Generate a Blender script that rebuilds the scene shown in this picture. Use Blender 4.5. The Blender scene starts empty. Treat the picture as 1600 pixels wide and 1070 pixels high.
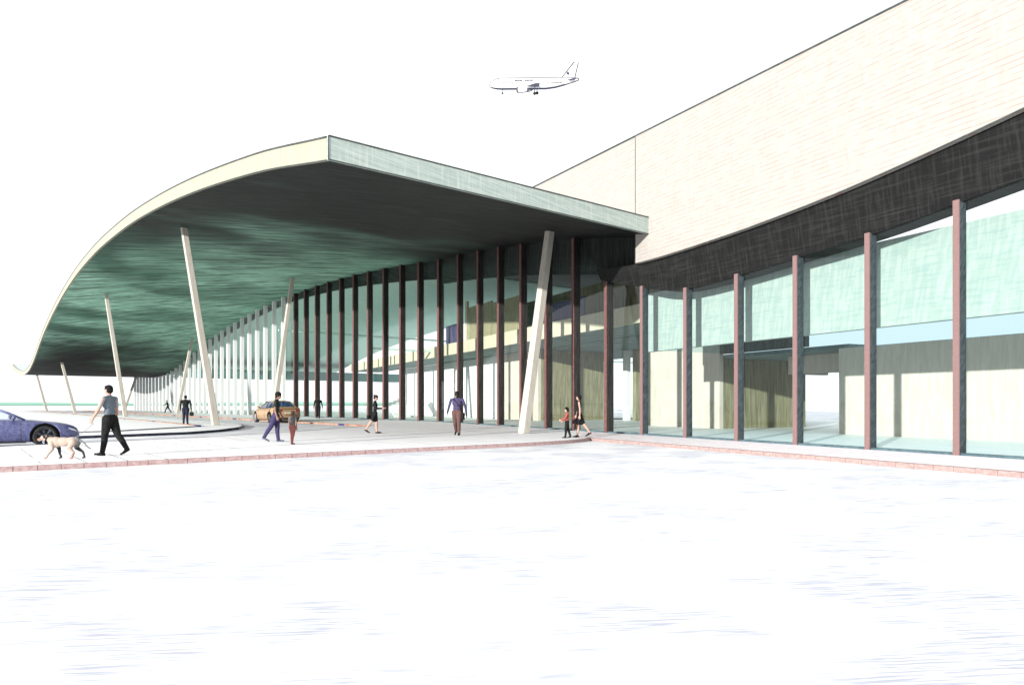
import bpy, bmesh, math, random
import numpy as np
from mathutils import Vector, Matrix, Euler
R = math.radians
random.seed(7)
SC = bpy.context.scene
COL = SC.collection

# ------------------------------------------------------------------ camera
FPX, HOR, CAMH = 1080.0, 631.0, 1.27
cam_d = bpy.data.cameras.new('camera'); cam = bpy.data.objects.new('camera', cam_d); COL.objects.link(cam)
cam.location = (0, 0, CAMH); cam.rotation_euler = (R(90), 0, 0)
cam_d.sensor_width = 36.0; cam_d.lens = FPX / 1600 * 36.0
cam_d.shift_y = (HOR - 535.0) / 1600.0
cam_d.clip_start = 0.1; cam_d.clip_end = 9000
SC.camera = cam

# ------------------------------------------------------------------ world, sun, exposure
SUN_EL, SUN_DIR = R(8.0), Vector((0.55, 0.835, 0)).normalized()      # horizontal direction the light travels
w = bpy.data.worlds.new('World'); SC.world = w; w.use_nodes = True
nt = w.node_tree; bg = nt.nodes['Background']
sky = nt.nodes.new('ShaderNodeTexSky'); sky.sky_type = 'NISHITA'; sky.sun_disc = False
sky.sun_elevation = SUN_EL; sky.sun_rotation = math.atan2(-SUN_DIR.x, -SUN_DIR.y)
hs = nt.nodes.new('ShaderNodeHueSaturation'); hs.inputs['Saturation'].default_value = 0.0
mx = nt.nodes.new('ShaderNodeMix'); mx.data_type = 'RGBA'; mx.inputs['Factor'].default_value = 0.92
mx.inputs['B'].default_value = (7.4, 7.6, 7.8, 1)                    # thick bright overcast white over the clear-sky gradient
nt.links.new(sky.outputs[0], hs.inputs['Color']); nt.links.new(hs.outputs[0], mx.inputs['A'])
nt.links.new(mx.outputs['Result'], bg.inputs['Color']); bg.inputs['Strength'].default_value = 0.1
sd = bpy.data.lights.new('sun', 'SUN'); sd.energy = 5.0; sd.angle = R(0.6); sd.color = (1.0, 0.968, 0.915)
sun = bpy.data.objects.new('sun', sd); COL.objects.link(sun)
sv = Vector((SUN_DIR.x * math.cos(SUN_EL), SUN_DIR.y * math.cos(SUN_EL), -math.sin(SUN_EL)))
sun.rotation_euler = sv.to_track_quat('-Z', 'Y').to_euler()
SC.view_settings.view_transform = 'Standard'; SC.view_settings.look = 'None'
SC.view_settings.exposure = 0.85; SC.view_settings.gamma = 1.0
SC.cycles.max_bounces = 8; SC.cycles.transparent_max_bounces = 24
SC.cycles.sample_clamp_indirect = 4.0

# ------------------------------------------------------------------ frames (site geometry)
ax, ay = -0.624, 0.782                 # canopy axis s ; p is across it, towards the glass
TH1 = math.atan2(0.624, 0.782); TH2 = math.atan2(0.452, 0.892)
F1 = Matrix.Rotation(TH1, 4, 'Z')                                     # local x = p, local y = s
B0 = Vector((-5.4, 49.4, 0))
F2 = Matrix.Translation(B0) @ Matrix.Rotation(TH2, 4, 'Z')            # local x = inward, local y = -t
def facade_p(s): return 26.6 if s >= 42 else 26.6 - 0.2073 * (42 - s)
PROF = [(18.1, 8.0), (24, 9.2), (33.9, 10.7), (44.2, 11.8), (53, 12.35), (61.3, 12.6), (72.2, 12.45), (84.2, 11.7),
        (98, 10.2), (106, 8.95), (114, 7.5), (121, 6.5), (127, 6.05), (136, 5.95), (146, 6.5), (156, 7.3), (166, 8.4)]
def cat(pts, x):
    if x <= pts[0][0]: return pts[0][1]
    if x >= pts[-1][0]: return pts[-1][1]
    for i in range(len(pts) - 1):
        if pts[i][0] <= x <= pts[i + 1][0]: break
    x0, y0 = pts[i]; x1, y1 = pts[i + 1]
    def sl(j):
        if j <= 0: return (pts[1][1] - pts[0][1]) / (pts[1][0] - pts[0][0])
        if j >= len(pts) - 1: return (pts[-1][1] - pts[-2][1]) / (pts[-1][0] - pts[-2][0])
        return (pts[j + 1][1] - pts[j - 1][1]) / (pts[j + 1][0] - pts[j - 1][0])
    h = x1 - x0; t = (x - x0) / h
    return ((2*t**3 - 3*t**2 + 1)*y0 + (t**3 - 2*t**2 + t)*h*sl(i) + (-2*t**3 + 3*t**2)*y1 + (t**3 - t**2)*h*sl(i + 1))
def soffit_z(s): return cat(PROF, s)
def s_of_t(t): return 42 - 0.9796 * t
def t_of_px(px):
    u = (px - 800) / FPX; return (u * 49.4 + 5.4) / (0.452 + 0.892 * u)

# ------------------------------------------------------------------ materials
def rgb(h):
    h = h.lstrip('#'); v = [int(h[i:i+2], 16) / 255 for i in (0, 2, 4)]
    return tuple((c / 12.92 if c <= 0.04045 else ((c + 0.055) / 1.055) ** 2.4) for c in v) + (1,)
MATS = {}
def pencil(name, base, alt=None, amt=0.6, sc=(1, 1, 1), rot=(0, 0, 0), rough=0.7, alt2=None, sc2=None, amt2=0.35, lo=0.42, hi=0.62,
           spec=0.3, lines=None, big=None, coat=0.0, metal=0.0, lo2=0.5, hi2=0.68, mask=None, rot2=(0, 0, 0), dim=1.0, glow_band=None, glow_patch=None):
    """Coloured-pencil finish: a base pigment with long stretched stroke noise in one or two directions."""
    if name in MATS: return MATS[name]
    if name not in ('paper_white_road', 'paver_white', 'paver_rose', 'island_white', 'interior_floor_pale'): dim *= 0.83
    dm = lambda c_: tuple(v * dim for v in c_[:3]) + (1,)
    base = dm(base); alt = dm(alt) if alt else None; alt2 = dm(alt2) if alt2 else None
    m = bpy.data.materials.new(name); m.use_nodes = True; N = m.node_tree.nodes; L = m.node_tree.links
    bs = N['Principled BSDF']; bs.inputs['Roughness'].default_value = rough
    bs.inputs['Specular IOR Level'].default_value = spec; bs.inputs['Metallic'].default_value = metal
    bs.inputs['Coat Weight'].default_value = coat
    tc = N.new('ShaderNodeTexCoord')
    def stroke(scale, rotation, lo, hi, detail=3.0):
        mp = N.new('ShaderNodeMapping'); mp.vector_type = 'TEXTURE'; mp.inputs['Scale'].default_value = tuple(1/v for v in scale); mp.inputs['Rotation'].default_value = rotation
        L.new(tc.outputs['Object'], mp.inputs['Vector'])
        nz = N.new('ShaderNodeTexNoise'); nz.inputs['Scale'].default_value = 1.0; nz.inputs['Detail'].default_value = detail
        nz.inputs['Roughness'].default_value = 0.65; nz.inputs['Distortion'].default_value = 0.25
        L.new(mp.outputs[0], nz.inputs['Vector'])
        mr = N.new('ShaderNodeMapRange'); mr.inputs['From Min'].default_value = lo; mr.inputs['From Max'].default_value = hi
        L.new(nz.outputs['Fac'], mr.inputs['Value']); return mr.outputs[0]
    def mix(a, b, fac, amount):
        mu = N.new('ShaderNodeMath'); mu.operation = 'MULTIPLY'; mu.inputs[1].default_value = amount; L.new(fac, mu.inputs[0])
        mm = N.new('ShaderNodeMix'); mm.data_type = 'RGBA'; L.new(mu.outputs[0], mm.inputs['Factor'])
        if isinstance(a, tuple): mm.inputs['A'].default_value = a
        else: L.new(a, mm.inputs['A'])
        if isinstance(b, tuple): mm.inputs['B'].default_value = b
        else: L.new(b, mm.inputs['B'])
        return mm.outputs['Result']
    c = base
    if big: c = mix(c, big[0], stroke(big[1], big[2] if len(big) > 2 else (0, 0, 0), 0.4, 0.6, 2.0), 1.0)
    if glow_band:                                                           # bounced-light glow painted into the colour over a broad zone, with uneven borders
        bc, axis, a0, a1, b0, b1 = glow_band
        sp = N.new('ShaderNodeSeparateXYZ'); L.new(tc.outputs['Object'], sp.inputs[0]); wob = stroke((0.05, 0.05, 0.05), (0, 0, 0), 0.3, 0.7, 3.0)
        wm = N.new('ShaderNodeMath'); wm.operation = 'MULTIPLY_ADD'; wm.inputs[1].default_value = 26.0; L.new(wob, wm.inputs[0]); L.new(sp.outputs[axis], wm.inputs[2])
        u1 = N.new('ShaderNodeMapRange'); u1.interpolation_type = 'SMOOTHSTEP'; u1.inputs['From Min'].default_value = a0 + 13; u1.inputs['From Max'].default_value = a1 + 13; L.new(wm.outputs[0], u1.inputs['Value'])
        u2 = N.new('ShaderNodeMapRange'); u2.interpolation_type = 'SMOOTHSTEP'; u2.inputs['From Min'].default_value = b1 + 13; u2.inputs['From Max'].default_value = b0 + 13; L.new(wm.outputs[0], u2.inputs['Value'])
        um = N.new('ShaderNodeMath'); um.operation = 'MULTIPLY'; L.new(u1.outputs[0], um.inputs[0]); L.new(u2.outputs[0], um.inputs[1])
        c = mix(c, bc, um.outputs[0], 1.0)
        if glow_patch:                                                      # painted glow highlights: paler strokes in loose patches, stronger towards the facade
            pm = N.new('ShaderNodeMath'); pm.operation = 'MULTIPLY'; L.new(um.outputs[0], pm.inputs[0]); L.new(stroke(glow_patch[1], glow_patch[2], glow_patch[3], glow_patch[4], 2.0), pm.inputs[1])
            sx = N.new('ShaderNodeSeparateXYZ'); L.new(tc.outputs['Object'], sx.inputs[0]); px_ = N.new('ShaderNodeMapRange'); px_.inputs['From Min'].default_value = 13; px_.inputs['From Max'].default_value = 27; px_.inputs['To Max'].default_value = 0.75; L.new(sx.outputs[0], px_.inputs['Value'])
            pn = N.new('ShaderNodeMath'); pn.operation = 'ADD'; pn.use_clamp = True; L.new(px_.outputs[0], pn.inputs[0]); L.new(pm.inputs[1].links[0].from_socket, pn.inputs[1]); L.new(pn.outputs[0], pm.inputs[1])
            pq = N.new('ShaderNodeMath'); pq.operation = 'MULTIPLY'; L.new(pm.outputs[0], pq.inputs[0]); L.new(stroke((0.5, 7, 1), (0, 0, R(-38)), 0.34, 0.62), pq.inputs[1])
            c = mix(c, glow_patch[0], pq.outputs[0], 0.9)
    if alt:
        st_ = stroke(sc, rot, lo, hi)
        if mask:
            mm_ = N.new('ShaderNodeMath'); mm_.operation = 'MULTIPLY'; L.new(st_, mm_.inputs[0]); L.new(stroke(mask[0], (0, 0, 0), mask[1], mask[2], 3.0), mm_.inputs[1]); st_ = mm_.outputs[0]
        c = mix(c, alt, st_, amt)
    if alt2: c = mix(c, alt2, stroke(sc2, rot2, lo2, hi2), amt2)
    if lines:
        for (axis, pitch, width, colr, broken, off) in lines:
            sp = N.new('ShaderNodeSeparateXYZ'); L.new(tc.outputs['Object'], sp.inputs[0])
            ad = N.new('ShaderNodeMath'); ad.operation = 'ADD'; ad.inputs[1].default_value = off + 1000 * pitch; L.new(sp.outputs[axis], ad.inputs[0])
            md = N.new('ShaderNodeMath'); md.operation = 'MODULO'; md.inputs[1].default_value = pitch; L.new(ad.outputs[0], md.inputs[0])
            lt = N.new('ShaderNodeMath'); lt.operation = 'LESS_THAN'; lt.inputs[1].default_value = width; L.new(md.outputs[0], lt.inputs[0])
            o = lt.outputs[0]
            if broken:
                sb = stroke(broken, (0, 0, 0), 0.40, 0.58)
                mu = N.new('ShaderNodeMath'); mu.operation = 'MULTIPLY'; L.new(o, mu.inputs[0]); L.new(sb, mu.inputs[1]); o = mu.outputs[0]
            c = mix(c, colr, o, 1.0)
    if isinstance(c, tuple): bs.inputs['Base Color'].default_value = c
    else: L.new(c, bs.inputs['Base Color'])
    MATS[name] = m; return m

def glass(name, tint, refl=0.12, rough=0.03, body=None, bodyamt=0.0, graze=0.75):
    m = bpy.data.materials.new(name); m.use_nodes = True; N = m.node_tree.nodes; L = m.node_tree.links
    out = N['Material Output']; N.remove(N['Principled BSDF'])
    tr = N.new('ShaderNodeBsdfTransparent'); tr.inputs[0].default_value = tint
    gl = N.new('ShaderNodeBsdfGlossy'); gl.inputs['Roughness'].default_value = rough; gl.inputs['Color'].default_value = (0.95, 0.98, 1, 1)
    fr = N.new('ShaderNodeLayerWeight'); fr.inputs['Blend'].default_value = 0.5
    pw = N.new('ShaderNodeMath'); pw.operation = 'POWER'; pw.inputs[1].default_value = 4.0; L.new(fr.outputs['Facing'], pw.inputs[0])
    mu = N.new('ShaderNodeMath'); mu.operation = 'MULTIPLY_ADD'; mu.inputs[1].default_value = graze; mu.inputs[2].default_value = refl; L.new(pw.outputs[0], mu.inputs[0]); mu.use_clamp = True
    ms = N.new('ShaderNodeMixShader'); L.new(mu.outputs[0], ms.inputs[0]); L.new(tr.outputs[0], ms.inputs[1]); L.new(gl.outputs[0], ms.inputs[2])
    o = ms.outputs[0]
    if body:
        df = N.new('ShaderNodeBsdfDiffuse'); df.inputs[0].default_value = body
        m2 = N.new('ShaderNodeMixShader'); m2.inputs[0].default_value = bodyamt; L.new(o, m2.inputs[1]); L.new(df.outputs[0], m2.inputs[2]); o = m2.outputs[0]
    L.new(o, out.inputs['Surface']); MATS[name] = m; return m

WHITE = (0.86, 0.86, 0.86, 1)
M_road = pencil('paper_white_road', (0.84, 0.84, 0.84, 1), (0.405, 0.425, 0.50, 1), 0.92, (1.9, 48, 1), (0, 0, R(7)), 0.9, lo=0.40, hi=0.60, spec=0.0,
                mask=((0.5, 0.62, 1), 0.40, 0.56), alt2=(0.45, 0.47, 0.55, 1), sc2=(4.0, 75, 1), rot2=(0, 0, R(14)), amt2=0.7, lo2=0.56, hi2=0.70)
M_pave = pencil('paver_white', (0.88, 0.875, 0.875, 1), (0.56, 0.55, 0.62, 1), 0.35, (1.2, 16, 1), (0, 0, 0), 0.9, lo=0.52, hi=0.70, spec=0.0,
                lines=[(0, 0.8, 0.026, (0.05, 0.055, 0.08, 1), (0.9, 0.25, 1), 0.27), (1, 1.6, 0.03, (0.20, 0.22, 0.30, 1), (0.5, 0.5, 1), 0.5)])
M_pave2 = pencil('paver_rose', (0.84, 0.785, 0.79, 1), (0.50, 0.41, 0.46, 1), 0.6, (14, 1.5, 1), (0, 0, R(8)), 0.9, lo=0.46, hi=0.66, spec=0.0,
                 lines=[(1, 0.8, 0.014, (0.40, 0.36, 0.42, 1), (0.6, 0.6, 1), 0.27), (0, 1.05, 0.014, (0.45, 0.4, 0.45, 1), (0.5, 0.5, 1), 0.5)], dim=1.00)
M_kerb = pencil('kerb_pink_stone', (0.55, 0.36, 0.36, 1), (0.78, 0.62, 0.60, 1), 0.7, (9, 9, 20), (0, 0, R(20)), 0.9, lo=0.4, hi=0.65, spec=0.1,
                alt2=(0.28, 0.15, 0.16, 1), sc2=(16, 16, 16), amt2=0.7, lo2=0.6, hi2=0.72,
                lines=[(0, 0.41, 0.016, (0.16, 0.10, 0.11, 1), None, 0.0)], dim=0.72)
M_kerb2 = pencil('kerb_pink_stone_long', (0.60, 0.42, 0.40, 1), (0.80, 0.66, 0.62, 1), 0.7, (9, 9, 20), (0, 0, R(20)), 0.9, lo=0.4, hi=0.65, spec=0.1,
                 alt2=(0.30, 0.17, 0.17, 1), sc2=(16, 16, 16), amt2=0.7, lo2=0.6, hi2=0.72,
                 lines=[(1, 0.41, 0.016, (0.2, 0.12, 0.12, 1), None, 0.0)], dim=0.52)
M_brownkerb = pencil('kerb_brown', (0.26, 0.13, 0.09, 1), (0.5, 0.34, 0.27, 1), 0.7, (8, 2, 8), (0, 0, 0), 0.9, spec=0.1,
                     lines=[(1, 11.0, 0.9, (0.04, 0.04, 0.12, 1), None, 3.2)])
M_shadekerb = pencil('kerb_shade', (0.035, 0.04, 0.07, 1), (0.2, 0.22, 0.27, 1), 0.6, (5, 5, 30), (0, 0, 0), 0.9, spec=0.1, dim=0.70)  # shade on the kerb face put into the colour
M_lineseam = pencil('seam_grey', (0.30, 0.30, 0.34, 1), (0.6, 0.6, 0.65, 1), 0.6, (2, 2, 2), dim=0.70)
M_field = pencil('field_green', (0.14, 0.36, 0.21, 1), (0.26, 0.52, 0.36, 1), 0.6, (0.01, 0.05, 1), (0, 0, 0), 0.9, spec=0, dim=0.70)
M_bank = pencil('bank_teal', (0.40, 0.72, 0.58, 1), (0.55, 0.85, 0.72, 1), 0.6, (0.01, 0.05, 0.5), (0, 0, 0), 0.9, spec=0, dim=0.72)
# canopy
M_soffit = pencil('canopy_soffit_charcoal_glow', (0.0055, 0.006, 0.006, 1), (0.105, 0.112, 0.108, 1), 0.62, (0.6, 13.0, 1.0), (0, 0, R(-36)), 0.65, lo=0.50, hi=0.72, spec=0.12,
                  glow_band=((0.056, 0.155, 0.105, 1), 1, 34, 66, 94, 124), glow_patch=((0.46, 0.80, 0.63, 1), (0.075, 0.045, 1), (0, 0, R(-30)), 0.44, 0.62),  # green glow painted in between darker ends, paler towards the glass
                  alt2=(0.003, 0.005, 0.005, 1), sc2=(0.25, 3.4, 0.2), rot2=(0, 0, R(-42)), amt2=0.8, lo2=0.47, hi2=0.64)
M_outer = pencil('canopy_edge_cream', (0.345, 0.335, 0.262, 1), (0.18, 0.18, 0.125, 1), 0.6, (1, 12.0, 0.6), (0, 0, 0), 0.7, lo=0.5, hi=0.68, spec=0.2, dim=1.02)
M_end = pencil('canopy_end_sea_green', (0.275, 0.335, 0.312, 1), (0.43, 0.48, 0.452, 1), 0.7, (0.7, 1, 14), (0, R(7), 0), 0.7, lo=0.42, hi=0.64, spec=0.2,
               alt2=(0.48, 0.51, 0.48, 1), sc2=(9, 1, 0.6), amt2=0.5, dim=1.10)
M_roof = pencil('canopy_roof_pale', (0.60, 0.66, 0.66, 1), (0.7, 0.75, 0.75, 1), 0.5, (3, 0.3, 1))
M_gasket = pencil('edge_line_dark', (0.07, 0.085, 0.08, 1), (0.2, 0.2, 0.2, 1), 0.4, (4, 4, 4), dim=0.70)
M_post = pencil('leaning_post_cream', (0.44, 0.41, 0.355, 1), (0.52, 0.50, 0.46, 1), 0.6, (7, 7, 0.8), (0, 0, 0), 0.7, spec=0.2,
                alt2=(0.25, 0.21, 0.17, 1), sc2=(16, 16, 0.5), amt2=0.5, lo2=0.56, hi2=0.7)
# building
M_wall = pencil('parapet_cream_board', (0.415, 0.398, 0.366, 1), (0.45, 0.437, 0.412, 1), 0.7, (1, 5, 5), (0, 0, 0), 0.8, lo=0.42, hi=0.6, spec=0.1,
                alt2=(0.36, 0.315, 0.285, 1), sc2=(1, 12, 1.6), amt2=0.35, lo2=0.50, hi2=0.72, dim=0.84,
                lines=[(2, 0.145, 0.024, (0.285, 0.20, 0.18, 1), (1, 1.6, 9), 0.0)])
M_beam = pencil('fascia_beam_black', (0.0075, 0.008, 0.008, 1), (0.030, 0.031, 0.031, 1), 0.55, (1.0, 10, 1.0), (0, 0, 0), 0.75, lo=0.47, hi=0.70, spec=0.12,
                alt2=(0.034, 0.034, 0.034, 1), sc2=(2, 0.6, 14), amt2=0.5, lo2=0.48, hi2=0.70)
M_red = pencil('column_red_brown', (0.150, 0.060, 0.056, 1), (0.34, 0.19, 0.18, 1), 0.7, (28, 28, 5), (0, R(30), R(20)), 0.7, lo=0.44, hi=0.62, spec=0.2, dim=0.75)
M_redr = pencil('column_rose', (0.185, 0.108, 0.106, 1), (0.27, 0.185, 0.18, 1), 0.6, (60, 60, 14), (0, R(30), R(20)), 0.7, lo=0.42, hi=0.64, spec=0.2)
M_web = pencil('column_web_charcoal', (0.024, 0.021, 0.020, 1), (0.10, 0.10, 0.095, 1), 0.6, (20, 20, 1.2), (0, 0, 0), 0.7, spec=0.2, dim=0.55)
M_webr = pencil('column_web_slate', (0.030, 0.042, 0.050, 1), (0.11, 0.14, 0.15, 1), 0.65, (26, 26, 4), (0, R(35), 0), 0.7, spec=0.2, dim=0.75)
M_fin = pencil('fin_white', (0.74, 0.76, 0.75, 1), (0.52, 0.58, 0.57, 1), 0.45, (9, 9, 0.5), (0, 0, 0), 0.7, lo=0.5, hi=0.68, spec=0.2, dim=0.90)
M_shade_header = pencil('shade_header_black', (0.012, 0.013, 0.013, 1), (0.06, 0.066, 0.064, 1), 0.6, (3, 9, 0.6), (0, 0, 0), 0.75, spec=0.15, dim=0.70)
M_floor = pencil('interior_floor_pale', (0.74, 0.81, 0.78, 1), (0.84, 0.87, 0.85, 1), 0.6, (2.5, 0.5, 1), (0, 0, R(25)), 0.5, spec=0.3)
M_beige = pencil('interior_wall_beige', (0.42, 0.385, 0.325, 1), (0.48, 0.45, 0.395, 1), 0.7, (1, 5, 0.9), (0, 0, 0), 0.85, spec=0.1,
                 alt2=(0.27, 0.26, 0.19, 1), sc2=(1, 14, 0.8), amt2=0.35, lo2=0.50, hi2=0.7, dim=1.15)
M_olive = pencil('interior_wall_olive_shade', (0.26, 0.25, 0.14, 1), (0.42, 0.41, 0.26, 1), 0.7, (7, 7, 0.6), (0, 0, 0), 0.85, spec=0.1,
                 alt2=(0.09, 0.09, 0.05, 1), sc2=(11, 11, 0.5), amt2=0.6, lo2=0.5, hi2=0.66, dim=0.70)
M_whitew = pencil('interior_wall_white', (0.80, 0.83, 0.82, 1), (0.66, 0.76, 0.74, 1), 0.5, (1, 5, 0.5), (0, 0, 0), 0.85, lo=0.5, hi=0.7, spec=0.1, dim=0.85)
M_pale = pencil('upper_volume_mint', (0.30, 0.375, 0.335, 1), (0.40, 0.455, 0.405, 1), 0.75, (1, 9, 1.2), (R(8), 0, 0), 0.85, lo=0.42, hi=0.62, spec=0.1,
                alt2=(0.22, 0.315, 0.30, 1), sc2=(1, 1.2, 12), amt2=0.5, lo2=0.48, hi2=0.66)
M_under = pencil('upper_volume_underside_sky', (0.56, 0.76, 0.82, 1), (0.78, 0.88, 0.90, 1), 0.6, (3, 0.8, 1), (0, 0, 0), 0.85, spec=0.1)
M_mezz = pencil('mezzanine_edge_cream', (0.68, 0.64, 0.46, 1), (0.80, 0.77, 0.63, 1), 0.7, (1, 8, 0.6), (0, 0, 0), 0.8, spec=0.1, dim=0.70)
M_mezzu = pencil('mezzanine_soffit_teal', (0.10, 0.16, 0.155, 1), (0.26, 0.35, 0.33, 1), 0.65, (5, 0.6, 1), (0, 0, R(10)), 0.7, spec=0.2)
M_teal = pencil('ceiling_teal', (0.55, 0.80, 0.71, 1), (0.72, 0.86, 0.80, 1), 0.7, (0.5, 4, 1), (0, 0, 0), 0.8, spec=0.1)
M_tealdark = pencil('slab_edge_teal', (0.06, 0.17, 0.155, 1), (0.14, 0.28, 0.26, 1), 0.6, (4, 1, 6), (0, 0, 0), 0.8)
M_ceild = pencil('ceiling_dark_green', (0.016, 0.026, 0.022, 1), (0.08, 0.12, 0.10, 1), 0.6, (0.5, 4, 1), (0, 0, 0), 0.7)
M_glass = glass('facade_glass', (0.92, 0.975, 0.985, 1), refl=0.03)
M_glassL = glass('facade_glass_bluish', (0.96, 0.99, 0.985, 1), refl=0.03, graze=0.5)
M_edge = pencil('glass_sill_teal', (0.08, 0.14, 0.17, 1), (0.2, 0.3, 0.33, 1), 0.5, (6, 6, 6), dim=0.70)

# ------------------------------------------------------------------ mesh helpers
class MB:
    def __init__(s): s.v = []; s.f = []; s.m = []
    def add(s, vs, fs, mi=0):
        o = len(s.v); s.v += [tuple(v) for v in vs]; s.f += [tuple(i + o for i in f) for f in fs]; s.m += [mi] * len(fs); return s
    def box(s, x0, x1, y0, y1, z0, z1, mi=0):
        return s.hexa([(x0, y0, z0), (x1, y0, z0), (x1, y1, z0), (x0, y1, z0)], [(x0, y0, z1), (x1, y0, z1), (x1, y1, z1), (x0, y1, z1)], mi)
    def hexa(s, b, t, mi=0):
        return s.add(list(b) + list(t), [(3, 2, 1, 0), (4, 5, 6, 7), (0, 1, 5, 4), (1, 2, 6, 5), (2, 3, 7, 6), (3, 0, 4, 7)], mi)
    def tube(s, pts, r, n=6, mi=0, r1=None):
        pts = [Vector(p) for p in pts]; vs = []; fs = []; K = len(pts)
        for i, p in enumerate(pts):
            d = (pts[min(i + 1, K - 1)] - pts[max(i - 1, 0)]).normalized()
            u = d.cross(Vector((0, 0, 1)) if abs(d.z) < 0.9 else Vector((1, 0, 0))).normalized(); v = d.cross(u)
            rr = r if r1 is None else r + (r1 - r) * i / (K - 1)
            vs += [p + (u * math.cos(2*math.pi*k/n) + v * math.sin(2*math.pi*k/n)) * rr for k in range(n)]
        for i in range(K - 1):
            for k in range(n):
                fs.append((i*n + k, i*n + (k+1) % n, (i+1)*n + (k+1) % n, (i+1)*n + k))
        fs.append(tuple(range(n))[::-1]); fs.append(tuple((K-1)*n + k for k in range(n)))
        return s.add(vs, fs, mi)
    def lathe(s, prof, axis='Y', n=24, c=(0, 0, 0), mi=0, close=False):
        """prof: list of (r, h). axis: direction of h."""
        vs = []; fs = []; K = len(prof); c = Vector(c)
        for r, h in prof:
            for k in range(n):
                a = 2*math.pi*k/n; q = (r*math.cos(a), r*math.sin(a))
                vs.append(c + (Vector((q[0], h, q[1])) if axis == 'Y' else Vector((h, q[0], q[1])) if axis == 'X' else Vector((q[0], q[1], h))))
        for i in range(K - 1):
            for k in range(n): fs.append((i*n+k, i*n+(k+1) % n, (i+1)*n+(k+1) % n, (i+1)*n+k))
        if close:
            for k in range(n): fs.append(((K-1)*n+k, (K-1)*n+(k+1) % n, (k+1) % n, k))
        else: fs.append(tuple(range(n))[::-1]); fs.append(tuple((K-1)*n+k for k in range(n)))
        return s.add(vs, fs, mi)
    def build(s, name, mats, parent=None, mat4=None, smooth=False, bevel=0.0):
        me = bpy.data.meshes.new(name); me.from_pydata(s.v, [], s.f)
        if not isinstance(mats, (list, tuple)): mats = [mats]
        for m in mats: me.materials.append(m)
        me.polygons.foreach_set('material_index', s.m)
        bm = bmesh.new(); bm.from_mesh(me); bmesh.ops.recalc_face_normals(bm, faces=bm.faces)
        if bevel: bmesh.ops.bevel(bm, geom=bm.edges[:], offset=bevel, segments=1, affect='EDGES', clamp_overlap=True)
        bm.to_mesh(me); bm.free()
        if smooth:
            for p in me.polygons: p.use_smooth = True
        return link(name, me, parent, mat4)
def link(name, me, parent=None, mat4=None):
    o = bpy.data.objects.new(name, me); COL.objects.link(o)
    if mat4 is not None: o.matrix_world = mat4
    if parent:
        o.parent = parent
    return o
def tag(o, label=None, cat_=None, group=None, kind=None):
    if label: o['label'] = label
    if cat_: o['category'] = cat_
    if group: o['group'] = group
    if kind: o['kind'] = kind
    return o
def empty(name, loc=(0, 0, 0), rz=0.0, label=None, cat_=None, group=None):
    o = bpy.data.objects.new(name, None); COL.objects.link(o); o.empty_display_size = 0.3
    o.location = loc; o.rotation_euler = (0, 0, rz); return tag(o, label, cat_, group)
def structure(o): o['kind'] = 'structure'; return o
def smoothmesh(me):
    for p in me.polygons: p.use_smooth = True

def prism(mb, pts, z0, z1, mi_top=0, mi_side=0):
    """closed horizontal polygon pts (x,y) extruded z0..z1"""
    n = len(pts)
    mb.add([(x, y, z1) for x, y in pts], [tuple(range(n))], mi_top)
    mb.add([(x, y, z0) for x, y in pts], [tuple(range(n))[::-1]], mi_side)
    vs = [(x, y, z0) for x, y in pts] + [(x, y, z1) for x, y in pts]
    mb.add(vs, [(i, (i+1) % n, n + (i+1) % n, n + i) for i in range(n)], mi_side)

def ps_to_xy(p, s): v = F1 @ Vector((p, s, 0)); return (v.x, v.y)
def tq_to_ps(t, q):
    v = F1.inverted() @ (F2 @ Vector((-q, -t, 0))); return (v.x, v.y)

# ------------------------------------------------------------------ ground, roads, pavements
RZ = -0.10
g = MB(); g.add([(-2600, -60, RZ), (2600, -60, RZ), (2600, 3200, RZ), (-2600, 3200, RZ)], [(0, 1, 2, 3)])
structure(g.build('ground', M_road))
g = MB(); g.add([(-2500, 560, RZ + 0.05), (-50, 560, RZ + 0.05), (-285, 3190, RZ + 0.05), (-2500, 3190, RZ + 0.05)], [(0, 1, 2, 3)])
structure(g.build('field', M_field))
g = MB(); rr = random.Random(3); xs = [i * 40 - 2400 for i in range(121)]
hts = [3.0 + 0.7*math.sin(i*0.5) + rr.random()*0.5 for i in range(121)]
for i in range(58):
    g.add([(xs[i], 900, RZ), (xs[i+1], 900, RZ), (xs[i+1], 940, hts[i+1]), (xs[i], 940, hts[i]), (xs[i], 1100, RZ), (xs[i+1], 1100, RZ)],
          [(0, 1, 2, 3), (3, 2, 5, 4)])
structure(g.build('hills', M_bank))

KS = 17.35                                                             # kerb line across the front
# main pavement outline in (p, s): front edge on KS, swings round to the strip in front of the right-hand facade
corner = []
c0 = tq_to_ps(24.5, 3.15); c1 = tq_to_ps(45, 3.15)
P_front_l = (-45.0, KS)
pa = Vector((c0[0] - 5.5, KS)); pb = Vector(c0); ctrl = Vector((pa.x + 3.9, KS))
for i in range(13):
    t = i / 12; corner.append(tuple((1-t)**2*pa + 2*t*(1-t)*ctrl + t*t*pb))
front = [P_front_l] + corner + [c1]
f45 = tq_to_ps(45, -0.1); f0 = (26.75, 42.0)
pav = front + [f45, f0, (26.75, 160), (19.2, 160), (19.2, 37.2), (17.1, 35.1), (12, 31.0), (7.3, 28.0), (0.9, 25.6), (-4, 24.4), (-45, 23.6)]
LANE_PTS = [(19.2, 160), (19.2, 37.2), (17.1, 35.1), (12, 31.0), (7.3, 28.0), (0.9, 25.6), (-4, 24.4), (-45, 23.6)]
mb = MB(); prism(mb, pav, RZ + 0.004, 0.0)
structure(mb.build('pavement', M_pave, mat4=F1))
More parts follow.
